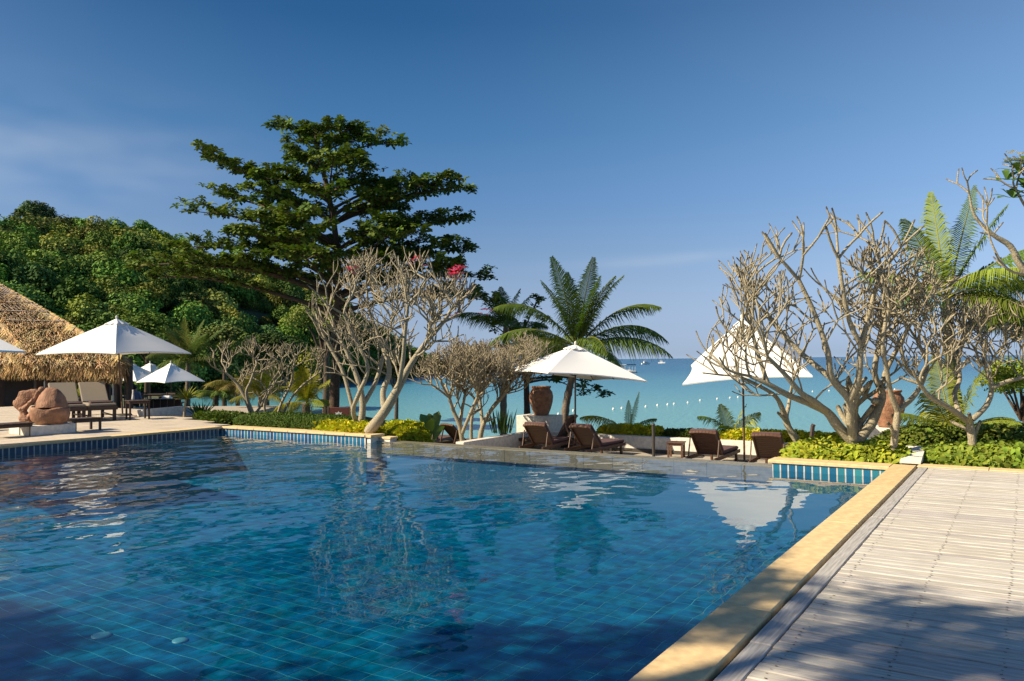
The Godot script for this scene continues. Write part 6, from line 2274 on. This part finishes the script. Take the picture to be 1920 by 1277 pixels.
# ---------------------------------------------------------------- dining terrace
func dining() -> void:
	var y := -0.75
	var b := MB.new()
	for a in [[250, 39.5, "dark dining table under the leftmost dining parasol"], [292, 42.0, "dark dining table in the middle of the dining terrace"], [325, 39.0, "dark dining table under the nearest dining parasol"]]:
		var p := at_px(a[0], 770, a[1])
		side_table("dining_table", a[2], Vector3(p.x, y, p.z), 0.5, Vector3(1.1, 0.74, 0.9), M.dark_wood).set_meta("category", "table")
	p_counter(at_px(275, 770, 36.0), at_px(340, 770, 36.0), y)
	var seats := [[253, 38.2, 3.0, "dark chair with the seated guest in blue"], [275, 39.3, 0.4, "dark chair right of the seated guest"], [301, 38.4, 2.6, "dark chair left of the white cushioned one"], [313, 37.6, 3.3, "dark chair holding the white cushion"], [338, 38.5, 1.5, "dark chair at the right end of the dining terrace"]]
	for s in seats:
		var p := at_px(s[0], 770, s[1])
		chair(s[3], Vector3(p.x, y, p.z), s[2])
	var p := at_px(313, 770, 37.6)
	b = MB.new()
	b.box(Transform3D(Basis(Vector3.UP, 0.5), Vector3.ZERO), Vector3(0.48, 0.36, 0.3), 0.1)
	var o: Node3D = part("cushion", b, M.cloth_white, self)
	o.position = Vector3(p.x, y + 0.64, p.z)
	tag(o, "plump white cushion on a chair of the dining terrace", "cushion")
	# guest in a blue grey shirt, seen from behind
	p = at_px(253, 770, 38.2)
	o = thing("person", "person in a blue grey shirt seated at a dining table, seen from behind", "person", Vector3(p.x, y, p.z), deg_to_rad(33.0))
	b = MB.new()
	b.col = Color(0.2, 0.23, 0.34)
	solid(b, [
		[Vector3(0, 0.5, 0.0), Vector3(0, 0.86, -0.02), 0.17, 0.19, Vector3(1.15, 1, 0.75)],
		[Vector3(-0.17, 0.93, 0), Vector3(0.17, 0.93, 0), 0.085, 0.085], [Vector3(-0.2, 0.92, 0), Vector3(-0.26, 0.66, -0.03), 0.065, 0.052], [Vector3(-0.26, 0.66, -0.03), Vector3(-0.2, 0.62, -0.3), 0.05, 0.038],
		[Vector3(0.2, 0.92, 0), Vector3(0.26, 0.66, -0.03), 0.065, 0.052], [Vector3(0.26, 0.66, -0.03), Vector3(0.18, 0.62, -0.3), 0.05, 0.038], [Vector3(0, 0.95, 0), Vector3(0, 1.07, -0.02), 0.065, 0.055],
		[Vector3(-0.1, 0.52, 0), Vector3(-0.12, 0.5, -0.42), 0.1, 0.07], [Vector3(0.1, 0.52, 0), Vector3(0.12, 0.5, -0.42), 0.1, 0.07], [Vector3(-0.12, 0.5, -0.42), Vector3(-0.12, 0.06, -0.38), 0.06, 0.045], [Vector3(0.12, 0.5, -0.42), Vector3(0.12, 0.06, -0.38), 0.06, 0.045],
		[Vector3(0, 1.15, -0.02), Vector3(0, 1.2, -0.02), 0.095, 0.1, Vector3(0.85, 1.05, 1.0)]], Vector3(-0.4, -0.02, -0.6), Vector3(0.4, 1.4, 0.3), 0.022, 0.035)
	for i in b.v.size():
		var q := b.v[i]
		if q.y > 1.02 or (q.z < -0.2 and q.y > 0.56):
			b.c[i] = Color(0.35, 0.2, 0.13)
		elif q.y < 0.58 and q.y > 0.0 and (q.z < -0.15 or q.y < 0.5):
			b.c[i] = Color(0.05, 0.05, 0.07)
	part("body", b, M.skin, o)
	b = MB.new()
	b.col = Color(0.02, 0.015, 0.012)
	solid(b, [[Vector3(0, 1.2, 0.005), Vector3(0, 1.23, 0.0), 0.1, 0.108, Vector3(0.9, 1.0, 1.02)]], Vector3(-0.2, 1.0, -0.2), Vector3(0.2, 1.45, 0.2), 0.02, 0.02)
	part("hair", b, M.skin, o)


func p_counter(a: Vector3, e: Vector3, y: float) -> void:
	a.y = y
	e.y = y
	var dir := (e - a).normalized()
	var o := thing("serving_counter", "long dark wooden counter along the front of the dining terrace", "counter", a)
	var L := a.distance_to(e)
	var b := MB.new()
	b.bar(Vector3(0, 0.72, 0), dir * L + Vector3(0, 0.72, 0), 0.5, 0.05)
	part("top", b, M.dark_wood, o)
	for k in 5:
		b = MB.new()
		b.bar(dir * L * (k + 0.04) / 5.0 + Vector3(0, 0.35, 0), dir * L * (k + 0.96) / 5.0 + Vector3(0, 0.35, 0), 0.06, 0.68)
		part("panel", b, M.red_wood, o)


func chair(label: String, at: Vector3, turn: float) -> void:
	var o := thing("dining_chair", label, "chair", at, turn, "dark chairs on the dining terrace")
	var b := MB.new()
	b.box(Transform3D(Basis(), Vector3(0, 0.44, 0)), Vector3(0.46, 0.05, 0.46), 0.01)
	part("seat", b, M.dark_wood, o)
	b = MB.new()
	for k in 5:
		b.bar(Vector3(-0.2 + k * 0.1, 0.46, 0.22), Vector3(-0.2 + k * 0.1, 0.9, 0.28), 0.03, 0.02, Vector3.RIGHT)
	b.bar(Vector3(-0.24, 0.9, 0.28), Vector3(0.24, 0.9, 0.28), 0.03, 0.07)
	part("backrest", b, M.dark_wood, o)
	for sx in [-1, 1]:
		for sz in [-1, 1]:
			b = MB.new()
			b.bar(Vector3(sx * 0.2, 0, sz * 0.2), Vector3(sx * 0.2, 0.43, sz * 0.2), 0.04, 0.04, Vector3.RIGHT)
			part("leg", b, M.dark_wood, o)


# ---------------------------------------------------------------- out on the bay
func hull(b: MB, L: float, W: float, H: float) -> void:
	var ring_ := []
	var n := 12
	for i in n + 1:
		var t := float(i) / n
		var w := W * 0.5 * (1.0 - pow(t, 3.0)) * (0.85 + 0.15 * t)
		var lift := H * 0.35 * t * t
		ring_.append([Vector3(-L * 0.5 + L * t, H + lift, -w), Vector3(-L * 0.5 + L * t * 0.94, 0, -w * 0.7), Vector3(-L * 0.5 + L * t * 0.94, 0, w * 0.7), Vector3(-L * 0.5 + L * t, H + lift, w)])
	for i in n:
		var a: Array = ring_[i]
		var c: Array = ring_[i + 1]
		for k in 3:
			b.quad(a[k], a[k + 1], c[k + 1], c[k])
		b.quad(a[3], a[0], c[0], c[3])
	b.quad(ring_[0][0], ring_[0][3], ring_[0][2], ring_[0][1])


func boats() -> void:
	var y := SEA - 0.1
	# two motor yachts near the horizon
	var spec := [[1211.0, 680.0, 640.0, 7.4, "white motor yacht at anchor, left one of the pair near the horizon", 0.3], [1241.0, 678.0, 760.0, 7.0, "white and dark boat at anchor, right one of the pair near the horizon", -0.5]]
	for s in spec:
		var p := at_px(s[0], s[1], s[2])
		var L: float = s[3]
		var o := thing("yacht", s[4], "boat", Vector3(p.x, y, p.z), deg_to_rad(33.0) + s[5])
		var b := MB.new()
		hull(b, L, L * 0.3, L * 0.16)
		b.col = Color(1, 1, 1)
		part("hull", b, M.paint_white, o)
		b = MB.new()
		b.box(Transform3D(Basis(), Vector3(-L * 0.04, L * 0.24, 0)), Vector3(L * 0.45, L * 0.14, L * 0.22), L * 0.03)
		b.box(Transform3D(Basis(), Vector3(-L * 0.08, L * 0.37, 0)), Vector3(L * 0.34, L * 0.03, L * 0.22), L * 0.01)
		part("cabin", b, M.paint_white, o)
		b = MB.new()
		b.box(Transform3D(Basis(), Vector3(-L * 0.03, L * 0.26, 0)), Vector3(L * 0.46, L * 0.06, L * 0.225), L * 0.01)
		part("windows", b, M.glass_dark, o)
		b = MB.new()
		b.tube([Vector3(-L * 0.08, L * 0.38, 0), Vector3(-L * 0.1, L * 0.62, 0)], [0.05, 0.03], 6)
		part("mast", b, M.paint_white, o)
	# flat ferry with a canopy
	var p := at_px(1178, 697, 262.0)
	var o := thing("tour_boat", "flat white tour boat with a dark blue canopy beside the parasol's edge", "boat", Vector3(p.x, y, p.z), deg_to_rad(33.0))
	var b := MB.new()
	b.col = Color(0.12, 0.12, 0.13)
	for s in [-1, 1]:
		b.tube([Vector3(-2.6, 0.2, s * 1.0), Vector3(2.2, 0.2, s * 1.0), Vector3(2.9, 0.35, s * 1.0)], [0.36, 0.36, 0.1], 10)
	part("pontoon", b, M.paint, o)
	b = MB.new()
	b.slab(Vector3(-2.7, 0.5, -1.3), Vector3(2.4, 0.7, 1.3), 0.05)
	b.slab(Vector3(-1.4, 0.7, -1.0), Vector3(1.0, 1.15, 1.0), 0.05)
	part("deck", b, M.paint_white, o)
	b = MB.new()
	for x in [-2.4, -1.8, -1.2, 0.2, 1.2, 2.1]:
		for s in [-1, 1]:
			b.bar(Vector3(x, 0.7, s * 1.15), Vector3(x, 2.7, s * 1.15), 0.09, 0.09, Vector3.RIGHT)
	part("posts", b, M.paint_white, o)
	b = MB.new()
	b.slab(Vector3(-2.6, 2.7, -1.35), Vector3(-0.7, 2.86, 1.35), 0.05)
	part("roof", b, M.paint_white, o)
	b = MB.new()
	b.col = Color(0.012, 0.05, 0.11)
	b.slab(Vector3(-0.68, 2.62, -1.4), Vector3(2.4, 2.95, 1.4), 0.12)
	part("canopy", b, M.paint, o)
	# string of floats marking the swimming water
	var spots := [[1012, 790, 62], [1047, 782, 66], [1075, 773, 70], [1150, 769, 72], [1166, 768, 73], [1211, 765, 75], [1233, 762, 77], [1252, 761, 78], [1264, 761, 79], [1290, 758, 81], [1313, 754, 85], [1345, 752, 88], [1369, 750, 90], [1384, 749, 91], [1424, 747, 95], [1440, 746, 96], [1457, 746, 97], [1524, 742, 104], [1555, 741, 106], [1597, 740, 107], [1678, 740, 108]]
	var proto: Node3D
	for k in spots.size():
		var s: Array = spots[k]
		var q := at_px(s[0], s[1], s[2])
		if k == 0:
			proto = thing("float_buoy", "small pale float in the row marking off the swimming water", "buoy", Vector3(q.x, SEA, q.z), 0.0, "floats marking off the swimming water")
			var f := MB.new()
			f.lathe([Vector2(0.001, -0.08), Vector2(0.08, -0.05), Vector2(0.11, 0.03), Vector2(0.09, 0.11), Vector2(0.04, 0.16), Vector2(0.001, 0.17)], 14)
			part("float", f, M.paint_white, proto)
			f = MB.new()
			f.col = Color(0.6, 0.5, 0.1)
			f.lathe([Vector2(0.02, 0.165), Vector2(0.03, 0.19), Vector2(0.02, 0.21), Vector2(0.001, 0.21)], 8)
			part("eye", f, M.paint, proto)
		else:
			dup(proto, "float_buoy", Vector3(q.x, SEA, q.z), k * 1.3, "small pale float in the row marking off the swimming water")
	# thin rail on the slope left of the sign
	o = thing("metal_rail", "thin metal handrail on the slope left of the flower sign", "handrail", Vector3(-25.634, -0.609, -23.954) * Vector3(1, 0, 1) + Vector3(0, -1.5, 0), deg_to_rad(33.0))
	b = MB.new()
	b.tube([Vector3(-0.28, 0, 0), Vector3(-0.28, 1.18, 0)], [0.018, 0.018], 6)
	b.tube([Vector3(0.25, 0, 0), Vector3(0.25, 1.14, 0)], [0.018, 0.018], 6)
	part("post", b, M.metal_dark, o)
	b = MB.new()
	b.tube([Vector3(-0.28, 1.18, 0), Vector3(0.25, 1.14, 0)], [0.018, 0.018], 6)
	b.tube([Vector3(-0.28, 0.98, 0), Vector3(0.25, 0.96, 0)], [0.012, 0.012], 6)
	part("bar", b, M.metal_dark, o)


func _ready() -> void:
	rng.seed = 1
	stage()
	materials()
	wave_set()
	ground()
	sea()
	hill()
	pool_and_decks()
	pool_water()
	walls()
	hedges()
	trees()
	palms()
	frangipanis()
	pavilion()
	parasols()
	furniture()
	sculpture()
	dining()
	boats()
